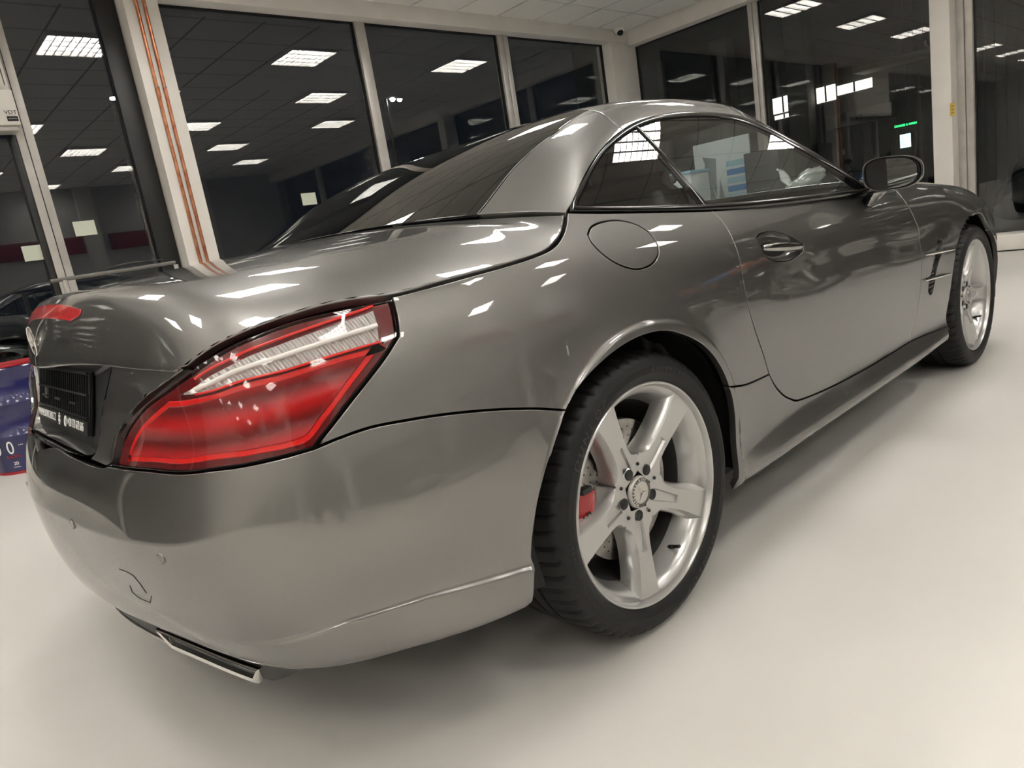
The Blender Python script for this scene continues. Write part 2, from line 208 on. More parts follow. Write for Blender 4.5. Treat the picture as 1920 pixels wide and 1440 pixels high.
 'ARCR2': [(1.0695, 0.0), (1.0632, 0.0), (1.1504, 0.3), (1.144, 0.3), (1.1377, 0.3), (1.1313, 0.3), (1.1249, 0.3), (1.1185, 0.3), (1.1121, 0.0), (1.1155, 0.3), (1.1156, 0.0), (1.1455, 0.3), (1.1935, 0.0939), (1.1985, 0.8909), (1.1979, 1.1552), (1.1971, 1.351), (1.1967, 1.5199), (1.1966, 1.6746), (1.1971, 1.821), (1.1982, 1.9629), (1.1998, 2.1028), (1.202, 2.2414), (1.2047, 2.3786), (1.2079, 2.5143), (1.2115, 2.6482), (1.2156, 2.7801), (1.2202, 2.9096), (1.2251, 3.0361), (1.2304, 3.159), (1.2361, 3.2775), (1.2421, 3.3911), (1.2484, 3.4994), (1.2551, 3.6023), (1.2621, 3.7), (1.2694, 3.7925), (1.2771, 3.8802), (1.285, 3.9635), (1.2933, 4.0426), (1.302, 4.1183), (1.311, 4.1914), (1.3204, 4.2621), (1.3302, 4.3309), (1.3402, 4.3981), (1.3507, 4.4638), (1.3614, 4.5283), (1.3725, 4.5917), (1.3839, 4.6541), (1.3956, 4.7155), (1.4075, 4.776), (1.4197, 4.8355), (1.4322, 4.8939), (1.4448, 4.9511), (1.4577, 5.0069), (1.4707, 5.0609), (1.4839, 5.1127), (1.4973, 5.1618), (1.5108, 5.2077), (1.5244, 5.2497), (1.5381, 5.2874), (1.5519, 5.3203), (1.5658, 5.3478), (1.5797, 5.3697), (1.5936, 5.3855), (1.6075, 5.3951), (1.6215, 5.3982), (1.6354, 5.3948), (1.6493, 5.3847), (1.6631, 5.368), (1.6769, 5.3447), (1.6905, 5.315), (1.7041, 5.2791), (1.7175, 5.2375), (1.7308, 5.1903), (1.744, 5.1382), (1.757, 5.0814), (1.7698, 5.0206), (1.7824, 4.9561), (1.7947, 4.8884), (1.8069, 4.8181), (1.8188, 4.7456), (1.8304, 4.6713), (1.8418, 4.5956), (1.8529, 4.5191), (1.8637, 4.442), (1.8741, 4.3647), (1.8843, 4.2875), (1.894, 4.2106), (1.9035, 4.1343), (1.9126, 4.0587), (1.9213, 3.9841), (1.9296, 3.9103), (1.9375, 3.837), (1.9451, 3.7638), (1.9522, 3.6903), (1.9589, 3.6162), (1.9652, 3.5412), (1.971, 3.465), (1.9765, 3.3873), (1.9814, 3.3075), (1.9859, 3.2252), (1.99, 3.1396), (1.9936, 3.0498), (1.9967, 2.9546), (1.9993, 2.8526), (2.0015, 2.7435), (2.0032, 2.6265), (2.0044, 2.5014), (2.0052, 2.3681), (2.0054, 2.227), (2.0052, 2.0791)],
 'ARCF0': [(3.8133, 1.8304), (3.812, 1.9537), (3.811, 2.0749), (3.8103, 2.1931), (3.8098, 2.307), (3.8096, 2.4155), (3.8096, 2.5181), (3.8098, 2.6148), (3.8103, 2.7057), (3.811, 2.7911), (3.812, 2.8714), (3.8132, 2.9471), (3.8147, 3.0184), (3.8164, 3.0861), (3.8183, 3.1509), (3.8205, 3.2134), (3.8229, 3.2742), (3.8256, 3.3336), (3.8285, 3.3919), (3.8316, 3.4494), (3.8349, 3.5063), (3.8385, 3.5628), (3.8423, 3.6192), (3.8464, 3.6757), (3.8506, 3.7325), (3.8551, 3.7899), (3.8598, 3.8482), (3.8647, 3.9078), (3.8698, 3.9692), (3.8751, 4.0332), (3.8806, 4.1004), (3.8863, 4.1709), (3.8922, 4.2451), (3.8983, 4.3232), (3.9046, 4.4053), (3.9111, 4.4911), (3.9177, 4.5802), (3.9245, 4.6717), (3.9315, 4.764), (3.9387, 4.8555), (3.946, 4.9443), (3.9535, 5.029), (3.9611, 5.109), (3.9689, 5.1849), (3.9769, 5.257), (3.9849, 5.3258), (3.9931, 5.3916), (4.0015, 5.4545), (4.0099, 5.5148), (4.0185, 5.5727), (4.0272, 5.6284), (4.036, 5.6818), (4.0449, 5.7333), (4.0539, 5.7827), (4.063, 5.8303), (4.0721, 5.876), (4.0814, 5.9198), (4.0907, 5.9618), (4.1001, 6.0019), (4.1096, 6.0401), (4.1191, 6.0761), (4.1287, 6.11), (4.1383, 6.1414), (4.148, 6.1702), (4.1577, 6.1962), (4.1675, 6.2193), (4.1773, 6.2391), (4.1871, 6.2555), (4.1969, 6.2684), (4.2067, 6.2776), (4.2165, 6.2829), (4.2263, 6.2844), (4.2361, 6.282), (4.2458, 6.2757), (4.2556, 6.2654), (4.2652, 6.2513), (4.2749, 6.2334), (4.2845, 6.2117), (4.294, 6.1863), (4.3034, 6.1573), (4.3128, 6.1247), (4.322, 6.0885), (4.3312, 6.049), (4.3403, 6.0059), (4.3493, 5.9595), (4.3581, 5.9096), (4.3668, 5.8562), (4.3755, 5.7993), (4.384, 5.7386), (4.3923, 5.6743), (4.4005, 5.6061), (4.4086, 5.5341), (4.4165, 5.4583), (4.4243, 5.3785), (4.4319, 5.2949), (4.4393, 5.2075), (4.4466, 5.1164), (4.4537, 5.0219), (4.4607, 4.9242), (4.4674, 4.8247), (4.474, 4.7254), (4.4804, 4.6277), (4.4867, 4.5328), (4.4927, 4.4413), (4.4986, 4.3536), (4.5043, 4.2696), (4.5098, 4.1894), (4.5151, 4.1126), (4.5203, 4.0392), (4.5252, 3.9688)],
 'ARCF1': [(3.8053, 1.815), (3.8041, 1.9413), (3.8031, 2.0653), (3.8023, 2.1865), (3.8018, 2.303), (3.8016, 2.414), (3.8016, 2.5188), (3.8018, 2.6174), (3.8023, 2.71), (3.803, 2.797), (3.804, 2.8786), (3.8053, 2.9554), (3.8068, 3.0278), (3.8085, 3.0965), (3.8105, 3.1623), (3.8127, 3.2259), (3.8152, 3.2877), (3.8179, 3.3482), (3.8209, 3.4076), (3.824, 3.4663), (3.8275, 3.5244), (3.8311, 3.5823), (3.835, 3.6402), (3.8391, 3.6982), (3.8435, 3.7567), (3.848, 3.816), (3.8528, 3.8765), (3.8578, 3.9386), (3.863, 4.0031), (3.8685, 4.0707), (3.8741, 4.1418), (3.8799, 4.2168), (3.886, 4.2958), (3.8922, 4.3791), (3.8986, 4.4665), (3.9052, 4.5577), (3.912, 4.6517), (3.919, 4.7473), (3.9261, 4.8424), (3.9334, 4.9352), (3.9409, 5.0239), (3.9485, 5.1078), (3.9563, 5.1874), (3.9643, 5.2631), (3.9724, 5.3354), (3.9806, 5.4046), (3.989, 5.471), (3.9975, 5.5347), (4.0061, 5.5961), (4.0148, 5.6552), (4.0237, 5.7122), (4.0327, 5.7672), (4.0418, 5.8204), (4.051, 5.8718), (4.0602, 5.9216), (4.0696, 5.9696), (4.0791, 6.016), (4.0886, 6.0608), (4.0982, 6.1038), (4.1078, 6.1448), (4.1176, 6.1838), (4.1274, 6.2204), (4.1372, 6.2547), (4.1471, 6.2862), (4.157, 6.3148), (4.167, 6.3402), (4.1769, 6.3622), (4.1869, 6.3807), (4.1969, 6.3952), (4.207, 6.4058), (4.217, 6.4122), (4.227, 6.4145), (4.237, 6.4126), (4.247, 6.4065), (4.2569, 6.3963), (4.2668, 6.3819), (4.2766, 6.3634), (4.2864, 6.3409), (4.2961, 6.3146), (4.3057, 6.2845), (4.3153, 6.2506), (4.3248, 6.2132), (4.3341, 6.1722), (4.3434, 6.1278), (4.3525, 6.08), (4.3616, 6.0288), (4.3705, 5.9741), (4.3793, 5.916), (4.3879, 5.8544), (4.3964, 5.789), (4.4048, 5.72), (4.413, 5.6471), (4.4211, 5.5703), (4.429, 5.4895), (4.4368, 5.4048), (4.4444, 5.3163), (4.4518, 5.2239), (4.4591, 5.1279), (4.4661, 5.0284), (4.473, 4.9257), (4.4798, 4.8212), (4.4863, 4.7171), (4.4927, 4.6151), (4.4989, 4.5164), (4.5049, 4.4216), (4.5107, 4.331), (4.5163, 4.2446), (4.5217, 4.1622), (4.527, 4.0837), (4.532, 4.0088)],
 'ARCF2': [(3.7974, 1.7993), (3.7961, 1.9288), (3.7951, 2.0557), (3.7943, 2.1797), (3.7938, 2.299), (3.7936, 2.4124), (3.7936, 2.5195), (3.7938, 2.6201), (3.7943, 2.7144), (3.7951, 2.8028), (3.7961, 2.8858), (3.7974, 2.9637), (3.7989, 3.0372), (3.8007, 3.1068), (3.8027, 3.1737), (3.805, 3.2383), (3.8075, 3.3012), (3.8102, 3.3627), (3.8133, 3.4233), (3.8165, 3.4832), (3.82, 3.5426), (3.8237, 3.6019), (3.8277, 3.6612), (3.8319, 3.7208), (3.8363, 3.7812), (3.841, 3.8425), (3.8459, 3.9053), (3.851, 3.9702), (3.8563, 4.0381), (3.8618, 4.1095), (3.8676, 4.1849), (3.8735, 4.2645), (3.8797, 4.3486), (3.886, 4.4372), (3.8926, 4.53), (3.8993, 4.6263), (3.9063, 4.7247), (3.9134, 4.8234), (3.9207, 4.9201), (3.9281, 5.013), (3.9357, 5.101), (3.9435, 5.1845), (3.9515, 5.264), (3.9596, 5.3399), (3.9679, 5.4127), (3.9763, 5.4825), (3.9848, 5.5498), (3.9935, 5.6146), (4.0023, 5.6772), (4.0112, 5.7378), (4.0203, 5.7965), (4.0294, 5.8534), (4.0387, 5.9088), (4.0481, 5.9626), (4.0575, 6.0149), (4.0671, 6.0659), (4.0767, 6.1153), (4.0864, 6.1632), (4.0962, 6.2093), (4.1061, 6.2536), (4.116, 6.2957), (4.126, 6.3356), (4.136, 6.3729), (4.1461, 6.4074), (4.1563, 6.4388), (4.1664, 6.4669), (4.1766, 6.4913), (4.1868, 6.5118), (4.197, 6.5282), (4.2073, 6.5402), (4.2175, 6.5478), (4.2277, 6.551), (4.2379, 6.5495), (4.2481, 6.5436), (4.2582, 6.5332), (4.2683, 6.5183), (4.2784, 6.4991), (4.2883, 6.4757), (4.2983, 6.4482), (4.3081, 6.4168), (4.3178, 6.3814), (4.3275, 6.3424), (4.337, 6.2998), (4.3465, 6.2536), (4.3558, 6.2041), (4.365, 6.1512), (4.3741, 6.095), (4.3831, 6.0354), (4.3919, 5.9724), (4.4006, 5.9059), (4.4091, 5.8357), (4.4175, 5.7617), (4.4257, 5.6839), (4.4338, 5.6021), (4.4417, 5.5164), (4.4494, 5.4266), (4.457, 5.333), (4.4644, 5.2355), (4.4716, 5.1343), (4.4786, 5.0295), (4.4855, 4.9215), (4.4922, 4.8119), (4.4987, 4.7031), (4.505, 4.5969), (4.5111, 4.4945), (4.5171, 4.3966), (4.5228, 4.3034), (4.5284, 4.2149), (4.5337, 4.1308), (4.5389, 4.0508)],
 'LIP0': [(0.62, 1.7925), (0.63, 1.7973), (0.64, 1.8026), (0.65, 1.8087), (0.66, 1.8157), (0.67, 1.8237), (0.68, 1.8327), (0.69, 1.8425), (0.7, 1.8528), (0.71, 1.8634), (0.72, 1.8776), (0.73, 1.8915), (0.74, 1.9047), (0.75, 1.9168), (0.76, 1.9274), (0.77, 1.9363), (0.78, 1.9435), (0.79, 1.9493), (0.8, 1.954), (0.81, 1.9578), (0.82, 1.9612), (0.83, 1.9643), (0.84, 1.9677), (0.85, 1.9714), (0.86, 1.9641), (0.87, 1.9579), (0.88, 1.9529), (0.89, 1.9494), (0.9, 1.947), (0.91, 1.9457), (0.92, 1.9454), (0.93, 1.946), (0.94, 1.9472), (0.95, 1.9491), (0.96, 1.9515), (0.97, 1.9543), (0.98, 1.9573), (0.99, 1.9604), (1.0, 1.9566), (1.01, 1.9527), (1.02, 1.9484), (1.03, 1.9438), (1.04, 1.9389), (1.05, 1.9337), (1.06, 1.928), (1.07, 1.922), (1.08, 1.9156), (1.09, 1.9087), (1.1, 1.9014), (1.11, 1.8936), (1.12, 1.8854), (1.13, 1.8767), (1.14, 1.8674), (1.15, 1.8577), (1.16, 1.8475), (1.17, 1.8367), (1.18, 1.8255), (1.19, 1.8138), (1.2, 1.8016), (1.21, 1.7996)],
 'LIP1': [(0.62, 1.844), (0.63, 1.8488), (0.64, 1.8542), (0.65, 1.8604), (0.66, 1.8675), (0.67, 1.8757), (0.68, 1.8849), (0.69, 1.8949), (0.7, 1.9055), (0.71, 1.9163), (0.72, 1.9308), (0.73, 1.945), (0.74, 1.9584), (0.75, 1.9707), (0.76, 1.9816), (0.77, 1.9907), (0.78, 1.9981), (0.79, 2.0041), (0.8, 2.009), (0.81, 2.013), (0.82, 2.0166), (0.83, 2.0199), (0.84, 2.0235), (0.85, 2.0275), (0.86, 2.0201), (0.87, 2.0139), (0.88, 2.009), (0.89, 2.0055), (0.9, 2.0032), (0.91, 2.0021), (0.92, 2.002), (0.93, 2.0027), (0.94, 2.0042), (0.95, 2.0063), (0.96, 2.0089), (0.97, 2.0119), (0.98, 2.0152), (0.99, 2.0186), (1.0, 2.0149), (1.01, 2.0111), (1.02, 2.007), (1.03, 2.0025), (1.04, 1.9978), (1.05, 1.9927), (1.06, 1.9872), (1.07, 1.9814), (1.08, 1.9751), (1.09, 1.9685), (1.1, 1.9614), (1.11, 1.9538), (1.12, 1.9458), (1.13, 1.9373), (1.14, 1.9283), (1.15, 1.9188), (1.16, 1.9088), (1.17, 1.8983), (1.18, 1.8872), (1.19, 1.8757), (1.2, 1.8638), (1.21, 1.8617)],
 'LIP2': [(0.62, 1.9042), (0.63, 1.9091), (0.64, 1.9147), (0.65, 1.921), (0.66, 1.9283), (0.67, 1.9367), (0.68, 1.9462), (0.69, 1.9565), (0.7, 1.9674), (0.71, 1.9785), (0.72, 1.9934), (0.73, 2.0078), (0.74, 2.0216), (0.75, 2.0342), (0.76, 2.0454), (0.77, 2.0549), (0.78, 2.0626), (0.79, 2.0689), (0.8, 2.0741), (0.81, 2.0785), (0.82, 2.0824), (0.83, 2.0861), (0.84, 2.09), (0.85, 2.0943), (0.86, 2.0871), (0.87, 2.0809), (0.88, 2.0761), (0.89, 2.0727), (0.9, 2.0706), (0.91, 2.0696), (0.92, 2.0696), (0.93, 2.0705), (0.94, 2.0722), (0.95, 2.0746), (0.96, 2.0774), (0.97, 2.0806), (0.98, 2.0841), (0.99, 2.0877), (1.0, 2.0841), (1.01, 2.0803), (1.02, 2.0762), (1.03, 2.0719), (1.04, 2.0672), (1.05, 2.0621), (1.06, 2.0568), (1.07, 2.051), (1.08, 2.0449), (1.09, 2.0383), (1.1, 2.0314), (1.11, 2.024), (1.12, 2.0161), (1.13, 2.0078), (1.14, 1.999), (1.15, 1.9897), (1.16, 1.9798), (1.17, 1.9695), (1.18, 1.9586), (1.19, 1.9472), (1.2, 1.9354), (1.21, 1.9334)],
 'R_GLASS': [(0.7744, 0.0), (0.7588, 1.4957), (0.779, 2.6105), (0.8006, 3.5843), (0.7983, 4.7106)],
 'R_HEAT': [(0.6321, 0.0), (0.6618, 1.4552), (0.7452, 3.1115), (0.7652, 4.1427)],
 'R_SEAM': [(0.7903, 4.7492), (0.9274, 4.694), (0.9963, 4.89)],
 'R_HEAD': [(0.8813, 9.6867), (0.9316, 9.857), (0.9985, 9.9042)],
 'L_BRAKE': [(0.3789, 5.9703), (0.3822, 6.1348), (0.353, 6.3413)],
 'L_STAR': [(0.0172, 6.9964)],
 'L_RECESS': [(0.6865, 7.0098), (0.7064, 8.345), (0.6984, 8.8288)],
 'L_CREASE': [(0.6885, 7.0606), (0.8715, 6.5876), (1.0, 6.0)]}
# ------------------------------------------------------------------ helpers
def link(o, parent=None):
    COL.objects.link(o)
    if parent is not None: o.parent = parent
    return o
def tag(o, label=None, cat=None, group=None, kind=None):
    if label: o['label'] = label
    if cat: o['category'] = cat
    if group: o['group'] = group
    if kind: o['kind'] = kind
    return o
def empty(name, loc=(0, 0, 0), rz=0):
    o = bpy.data.objects.new(name, None); o.empty_display_size = .1; COL.objects.link(o)
    o.location = loc; o.rotation_euler = (0, 0, rz); return o
def raw(name, V, Fc, mat, parent=None, N=None, smooth=True, mats=None, mi=None):
    me = bpy.data.meshes.new(name)
    me.from_pydata([tuple(map(float, v)) for v in V], [], [tuple(int(i) for i in f) for f in Fc])
    if smooth: me.polygons.foreach_set('use_smooth', [True]*len(me.polygons))
    for m in (mats or [mat]): me.materials.append(m)
    if mi is not None: me.polygons.foreach_set('material_index', [int(i) for i in mi])
    me.update()
    if N is not None: me.normals_split_custom_set_from_vertices([tuple(map(float, n)) for n in N])
    o = bpy.data.objects.new(name, me); return link(o, parent)
def frombm(name, bm, mat, parent=None, smooth=False, angle=None, mats=None):
    me = bpy.data.meshes.new(name); bm.normal_update(); bm.to_mesh(me); bm.free()
    for m in (mats or [mat]): me.materials.append(m)
    if smooth or angle: me.polygons.foreach_set('use_smooth', [True]*len(me.polygons))
    if angle: me.set_sharp_from_angle(angle=math.radians(angle))
    o = bpy.data.objects.new(name, me); return link(o, parent)
def bx(bm, x0, x1, y0, y1, z0, z1, mi=0):
    v = [bm.verts.new(p) for p in ((x0,y0,z0),(x1,y0,z0),(x1,y1,z0),(x0,y1,z0),(x0,y0,z1),(x1,y0,z1),(x1,y1,z1),(x0,y1,z1))]
    for f in ((3,2,1,0),(4,5,6,7),(0,1,5,4),(1,2,6,5),(2,3,7,6),(3,0,4,7)):
        bm.faces.new([v[i] for i in f]).material_index = mi
    return v
def box(name, x0, x1, y0, y1, z0, z1, mat, parent=None, bev=0, seg=2):
    bm = bmesh.new(); bx(bm, x0, x1, y0, y1, z0, z1)
    if bev: bmesh.ops.bevel(bm, geom=bm.edges[:], offset=bev, segments=seg, affect='EDGES', profile=.5)
    return frombm(name, bm, mat, parent, angle=35 if bev else None)
def tube_arrays(path, rad, seg=10, cap=True):
    P = [Vector(p) for p in path]; n = len(P); V = []; Fc = []
    up = None
    for i, p in enumerate(P):
        d = (P[min(i+1, n-1)]-P[max(i-1, 0)]).normalized()
        if up is None: up = d.orthogonal().normalized()
        up = (up-d*up.dot(d)).normalized(); s = d.cross(up)
        r = rad[i] if hasattr(rad, '__len__') else rad
        for k in range(seg):
            a = 2*math.pi*k/seg; V.append(p+(up*math.cos(a)+s*math.sin(a))*r)
    for i in range(n-1):
        for k in range(seg):
            a = i*seg+k; b = i*seg+(k+1) % seg; Fc.append((a, b, b+seg, a+seg))
    if cap: Fc.append(tuple(range(seg))[::-1]); Fc.append(tuple(range((n-1)*seg, n*seg)))
    return V, Fc
def tube(name, path, rad, mat, parent=None, seg=10):
    V, Fc = tube_arrays(path, rad, seg); o = raw(name, V, Fc, mat, parent); o.data.set_sharp_from_angle(angle=math.radians(50)); return o
def lathe(profile, seg=96, cx=0, cz=0, y0=0):
    """rotate (r, d) about the y axis; d runs along +y"""
    V = []; Fc = []; n = len(profile)
    for k in range(seg):
        a = 2*math.pi*k/seg
        for r, d in profile: V.append((cx+r*math.cos(a), y0+d, cz+r*math.sin(a)))
    for k in range(seg):
        k2 = (k+1) % seg
        for i in range(n-1): Fc.append((k*n+i, k*n+i+1, k2*n+i+1, k2*n+i))
    return V, Fc
def lathe_z(name, profile, mat, parent=None, seg=32, loc=(0, 0, 0), sharp=35):
    V = []; Fc = []; n = len(profile)
    for k in range(seg):
        a = 2*math.pi*k/seg
        for r, z in profile: V.append((loc[0]+r*math.cos(a), loc[1]+r*math.sin(a), loc[2]+z))
    for k in range(seg):
        k2 = (k+1) % seg
        for i in range(n-1): Fc.append((k*n+i, k2*n+i, k2*n+i+1, k*n+i+1))
    o = raw(name, V, Fc, mat, parent); o.data.set_sharp_from_angle(angle=math.radians(sharp)); return o
def text_mesh(txt, size, extrude=0.0, align='CENTER', shear=0.0):
    cu = bpy.data.curves.new('t', 'FONT'); cu.body = txt; cu.size = size; cu.extrude = extrude; cu.align_x = align; cu.align_y = 'CENTER'; cu.shear = shear
    cu.resolution_u = 3
    ob = bpy.data.objects.new('t', cu); COL.objects.link(ob)
    dg = bpy.context.evaluated_depsgraph_get()
    me = bpy.data.meshes.new_from_object(ob.evaluated_get(dg))
    bpy.data.objects.remove(ob); bpy.data.curves.remove(cu); return me
def text(name, txt, size, mat, M, parent=None, extrude=.0005, sx=1.0, shear=0.0, align='CENTER'):
    me = text_mesh(txt, size, extrude, align, shear); me.transform(Matrix.Diagonal((sx, 1, 1, 1))); me.transform(M)
    me.materials.clear(); me.materials.append(mat); me.name = name
    return link(bpy.data.objects.new(name, me), parent)
def frame(origin, xdir, ydir):
    x = Vector(xdir).normalized(); y = Vector(ydir); y = (y-x*y.dot(x)).normalized(); z = x.cross(y)
    return Matrix(((x.x, y.x, z.x, origin[0]), (x.y, y.y, z.y, origin[1]), (x.z, y.z, z.z, origin[2]), (0, 0, 0, 1)))
# ------------------------------------------------------------------ materials
MATS = {}
def mat(name, col=(.5, .5, .5), rough=.5, metal=0.0, coat=0.0, coat_rough=.03, spec=.5, emit=None, estr=0, alpha=1):
    m = bpy.data.materials.new(name); m.use_nodes = True
    b = m.node_tree.nodes['Principled BSDF']
    b.inputs['Base Color'].default_value = (*col, 1); b.inputs['Roughness'].default_value = rough
    b.inputs['Metallic'].default_value = metal; b.inputs['Coat Weight'].default_value = coat
    b.inputs['Coat Roughness'].default_value = coat_rough; b.inputs['Specular IOR Level'].default_value = spec
    if emit: b.inputs['Emission Color'].default_value = (*emit, 1); b.inputs['Emission Strength'].default_value = estr
    MATS[name] = m; return m
def noise_color(m, c1, c2, scale, detail=4, rough=None, bump=0, dist=.002, lo=.35, hi=.65):
    nt = m.node_tree; b = nt.nodes['Principled BSDF']
    tc = nt.nodes.new('ShaderNodeTexCoord'); n = nt.nodes.new('ShaderNodeTexNoise'); n.inputs['Scale'].default_value = scale; n.inputs['Detail'].default_value = detail
    nt.links.new(tc.outputs['Object'], n.inputs['Vector'])
    r = nt.nodes.new('ShaderNodeValToRGB'); r.color_ramp.elements[0].position = lo; r.color_ramp.elements[1].position = hi
    r.color_ramp.elements[0].color = (*c1, 1); r.color_ramp.elements[1].color = (*c2, 1)
    nt.links.new(n.outputs['Fac'], r.inputs['Fac']); nt.links.new(r.outputs['Color'], b.inputs['Base Color'])
    if rough:
        mr = nt.nodes.new('ShaderNodeMapRange'); mr.inputs['To Min'].default_value = rough[0]; mr.inputs['To Max'].default_value = rough[1]
        nt.links.new(n.outputs['Fac'], mr.inputs['Value']); nt.links.new(mr.outputs[0], b.inputs['Roughness'])
    if bump:
        bp = nt.nodes.new('ShaderNodeBump'); bp.inputs['Strength'].default_value = bump; bp.inputs['Distance'].default_value = dist
        nt.links.new(n.outputs['Fac'], bp.inputs['Height']); nt.links.new(bp.outputs[0], b.inputs['Normal'])
    return m
def glass(name, tint=(1, 1, 1), ior=1.5, boost=1.0, rough=0.0):
    """thin clear sheet: straight-through transmission with a Fresnel mirror reflection"""
    m = bpy.data.materials.new(name); m.use_nodes = True; nt = m.node_tree
    for n in list(nt.nodes): nt.nodes.remove(n)
    out = nt.nodes.new('ShaderNodeOutputMaterial'); mx = nt.nodes.new('ShaderNodeMixShader')
    t = nt.nodes.new('ShaderNodeBsdfTransparent'); t.inputs[0].default_value = (*tint, 1)
    g = nt.nodes.new('ShaderNodeBsdfGlossy'); g.inputs['Roughness'].default_value = rough
    fr = nt.nodes.new('ShaderNodeFresnel'); geo = nt.nodes.new('ShaderNodeNewGeometry')
    io = nt.nodes.new('ShaderNodeMapRange'); io.inputs['To Min'].default_value = ior; io.inputs['To Max'].default_value = 1/ior   # same mirror strength from both faces
    nt.links.new(geo.outputs['Backfacing'], io.inputs['Value']); nt.links.new(io.outputs[0], fr.inputs[0])
    mu = nt.nodes.new('ShaderNodeMath'); mu.operation = 'MULTIPLY'; mu.use_clamp = True; mu.inputs[1].default_value = boost
    nt.links.new(fr.outputs[0], mu.inputs[0]); nt.links.new(mu.outputs[0], mx.inputs[0])
    nt.links.new(t.outputs[0], mx.inputs[1]); nt.links.new(g.outputs[0], mx.inputs[2]); nt.links.new(mx.outputs[0], out.inputs[0])
    MATS[name] = m; return m
PAINT = mat('grey metallic paint', (.125, .1195, .111), .45, 1.0, 1.0, .004)
PAINT.node_tree.nodes['Principled BSDF'].inputs['Coat IOR'].default_value = 1.7
def _flake(m):
    nt = m.node_tree; b = nt.nodes['Principled BSDF']
    tc = nt.nodes.new('ShaderNodeTexCoord'); n = nt.nodes.new('ShaderNodeTexNoise'); n.inputs['Scale'].default_value = 900; n.inputs['Detail'].default_value = 1
    nt.links.new(tc.outputs['Object'], n.inputs['Vector'])
    r = nt.nodes.new('ShaderNodeMapRange'); r.inputs['From Min'].default_value = .3; r.inputs['From Max'].default_value = .7
    r.inputs['To Min'].default_value = .36; r.inputs['To Max'].default_value = .52
    nt.links.new(n.outputs['Fac'], r.inputs['Value']); nt.links.new(r.outputs[0], b.inputs['Roughness'])
_flake(PAINT)
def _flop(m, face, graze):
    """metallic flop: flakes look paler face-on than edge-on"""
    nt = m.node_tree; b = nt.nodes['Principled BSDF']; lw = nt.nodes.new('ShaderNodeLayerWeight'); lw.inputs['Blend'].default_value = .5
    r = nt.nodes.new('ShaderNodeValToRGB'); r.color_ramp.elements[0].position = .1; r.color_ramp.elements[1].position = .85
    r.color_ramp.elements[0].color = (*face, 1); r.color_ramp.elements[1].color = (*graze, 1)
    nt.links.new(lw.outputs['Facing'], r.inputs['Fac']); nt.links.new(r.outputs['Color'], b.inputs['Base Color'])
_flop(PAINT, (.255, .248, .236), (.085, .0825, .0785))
BLACK = mat('black plastic', (.012, .012, .012), .45)
GLOSSBLACK = mat('gloss black trim', (.006, .006, .006), .12)
RUBBER = mat('tyre rubber', (.016, .0155, .015), .55)
noise_color(RUBBER, (.007, .007, .0068), (.014, .0135, .013), 60, 5, (.45, .7), .15, .001)
RUBBER.node_tree.nodes['Principled BSDF'].inputs['Specular IOR Level'].default_value = .35
SHELL = mat('dark inner body', (.006, .006, .006), .8)
ALLOY = mat('silver wheel lacquer', (.50, .497, .485), .28, .7, .4, .05)
CHROME = mat('chrome', (.75, .74, .72), .06, 1.0)
STEEL = mat('brake disc steel', (.42, .40, .37), .33, 1.0)
noise_color(STEEL, (.30, .28, .25), (.48, .46, .43), 40, 6)
CALIPER = mat('red caliper paint', (.36, .004, .006), .28, 0, .6)
ALUM = mat('aluminium frame', (.50, .47, .43), .42, .25)
noise_color(ALUM, (.50, .475, .44), (.58, .555, .52), 6, 5)
WHITE = mat('off white painted steel', (.60, .565, .51), .45)
noise_color(WHITE, (.80, .765, .71), (.85, .815, .76), 3, 4)
TILE = mat('ceiling tile', (.62, .60, .555), .9)
noise_color(TILE, (.80, .78, .735), (.85, .83, .785), 70, 3)
GRIDM = mat('ceiling grid', (.40, .385, .35), .5)
COPPER = mat('copper pipe', (.55, .20, .10), .32, .85)
noise_color(COPPER, (.42, .13, .06), (.66, .30, .16), 14, 5)
PANE = glass('window pane', (.93, .95, .94), 1.5, 1.8)
SIDEGLASS = glass('green tinted side glass', (.86, .91, .885), 1.5, 1.0)
REARGLASS = glass('dark rear glass', (.10, .10, .095), 1.52, 1.3)
LAMPON = mat('lamp tube light', (1, 1, 1), .5, emit=(1, .975, .935), estr=LAMP_STRENGTH)
LOUVRE = mat('bright louvre', (.80, .79, .77), .3, .75)
INTERIOR = mat('charcoal interior', (.018, .017, .016), .6)
LEATHER = mat('dark brown leather', (.030, .025, .021), .48)
WHITEINK = mat('white print', (.8, .8, .78), .6)
BLACKINK = mat('black print', (.01, .01, .01), .6)
def grid_arrays(fn, U, V_, flip=False):
    uu, vv = np.meshgrid(U, V_, indexing='ij'); P = fn(uu.ravel(), vv.ravel()); n = len(V_); Fc = []
    for i in range(len(U)-1):
        for j in range(n-1):
            f = (i*n+j, (i+1)*n+j, (i+1)*n+j+1, i*n+j+1); Fc.append(f[::-1] if flip else f)
    return P, Fc
def inside(poly, pts):
    x, y = pts[:, 0], pts[:, 1]; r = np.zeros(len(pts), bool); px, py = poly[:, 0], poly[:, 1]; j = len(poly)-1
    for i in range(len(poly)):
        c = ((py[i] > y) != (py[j] > y)) & (x < (px[j]-px[i])*(y-py[i])/(py[j]-py[i]+1e-15)+px[i]); r ^= c; j = i
    return r
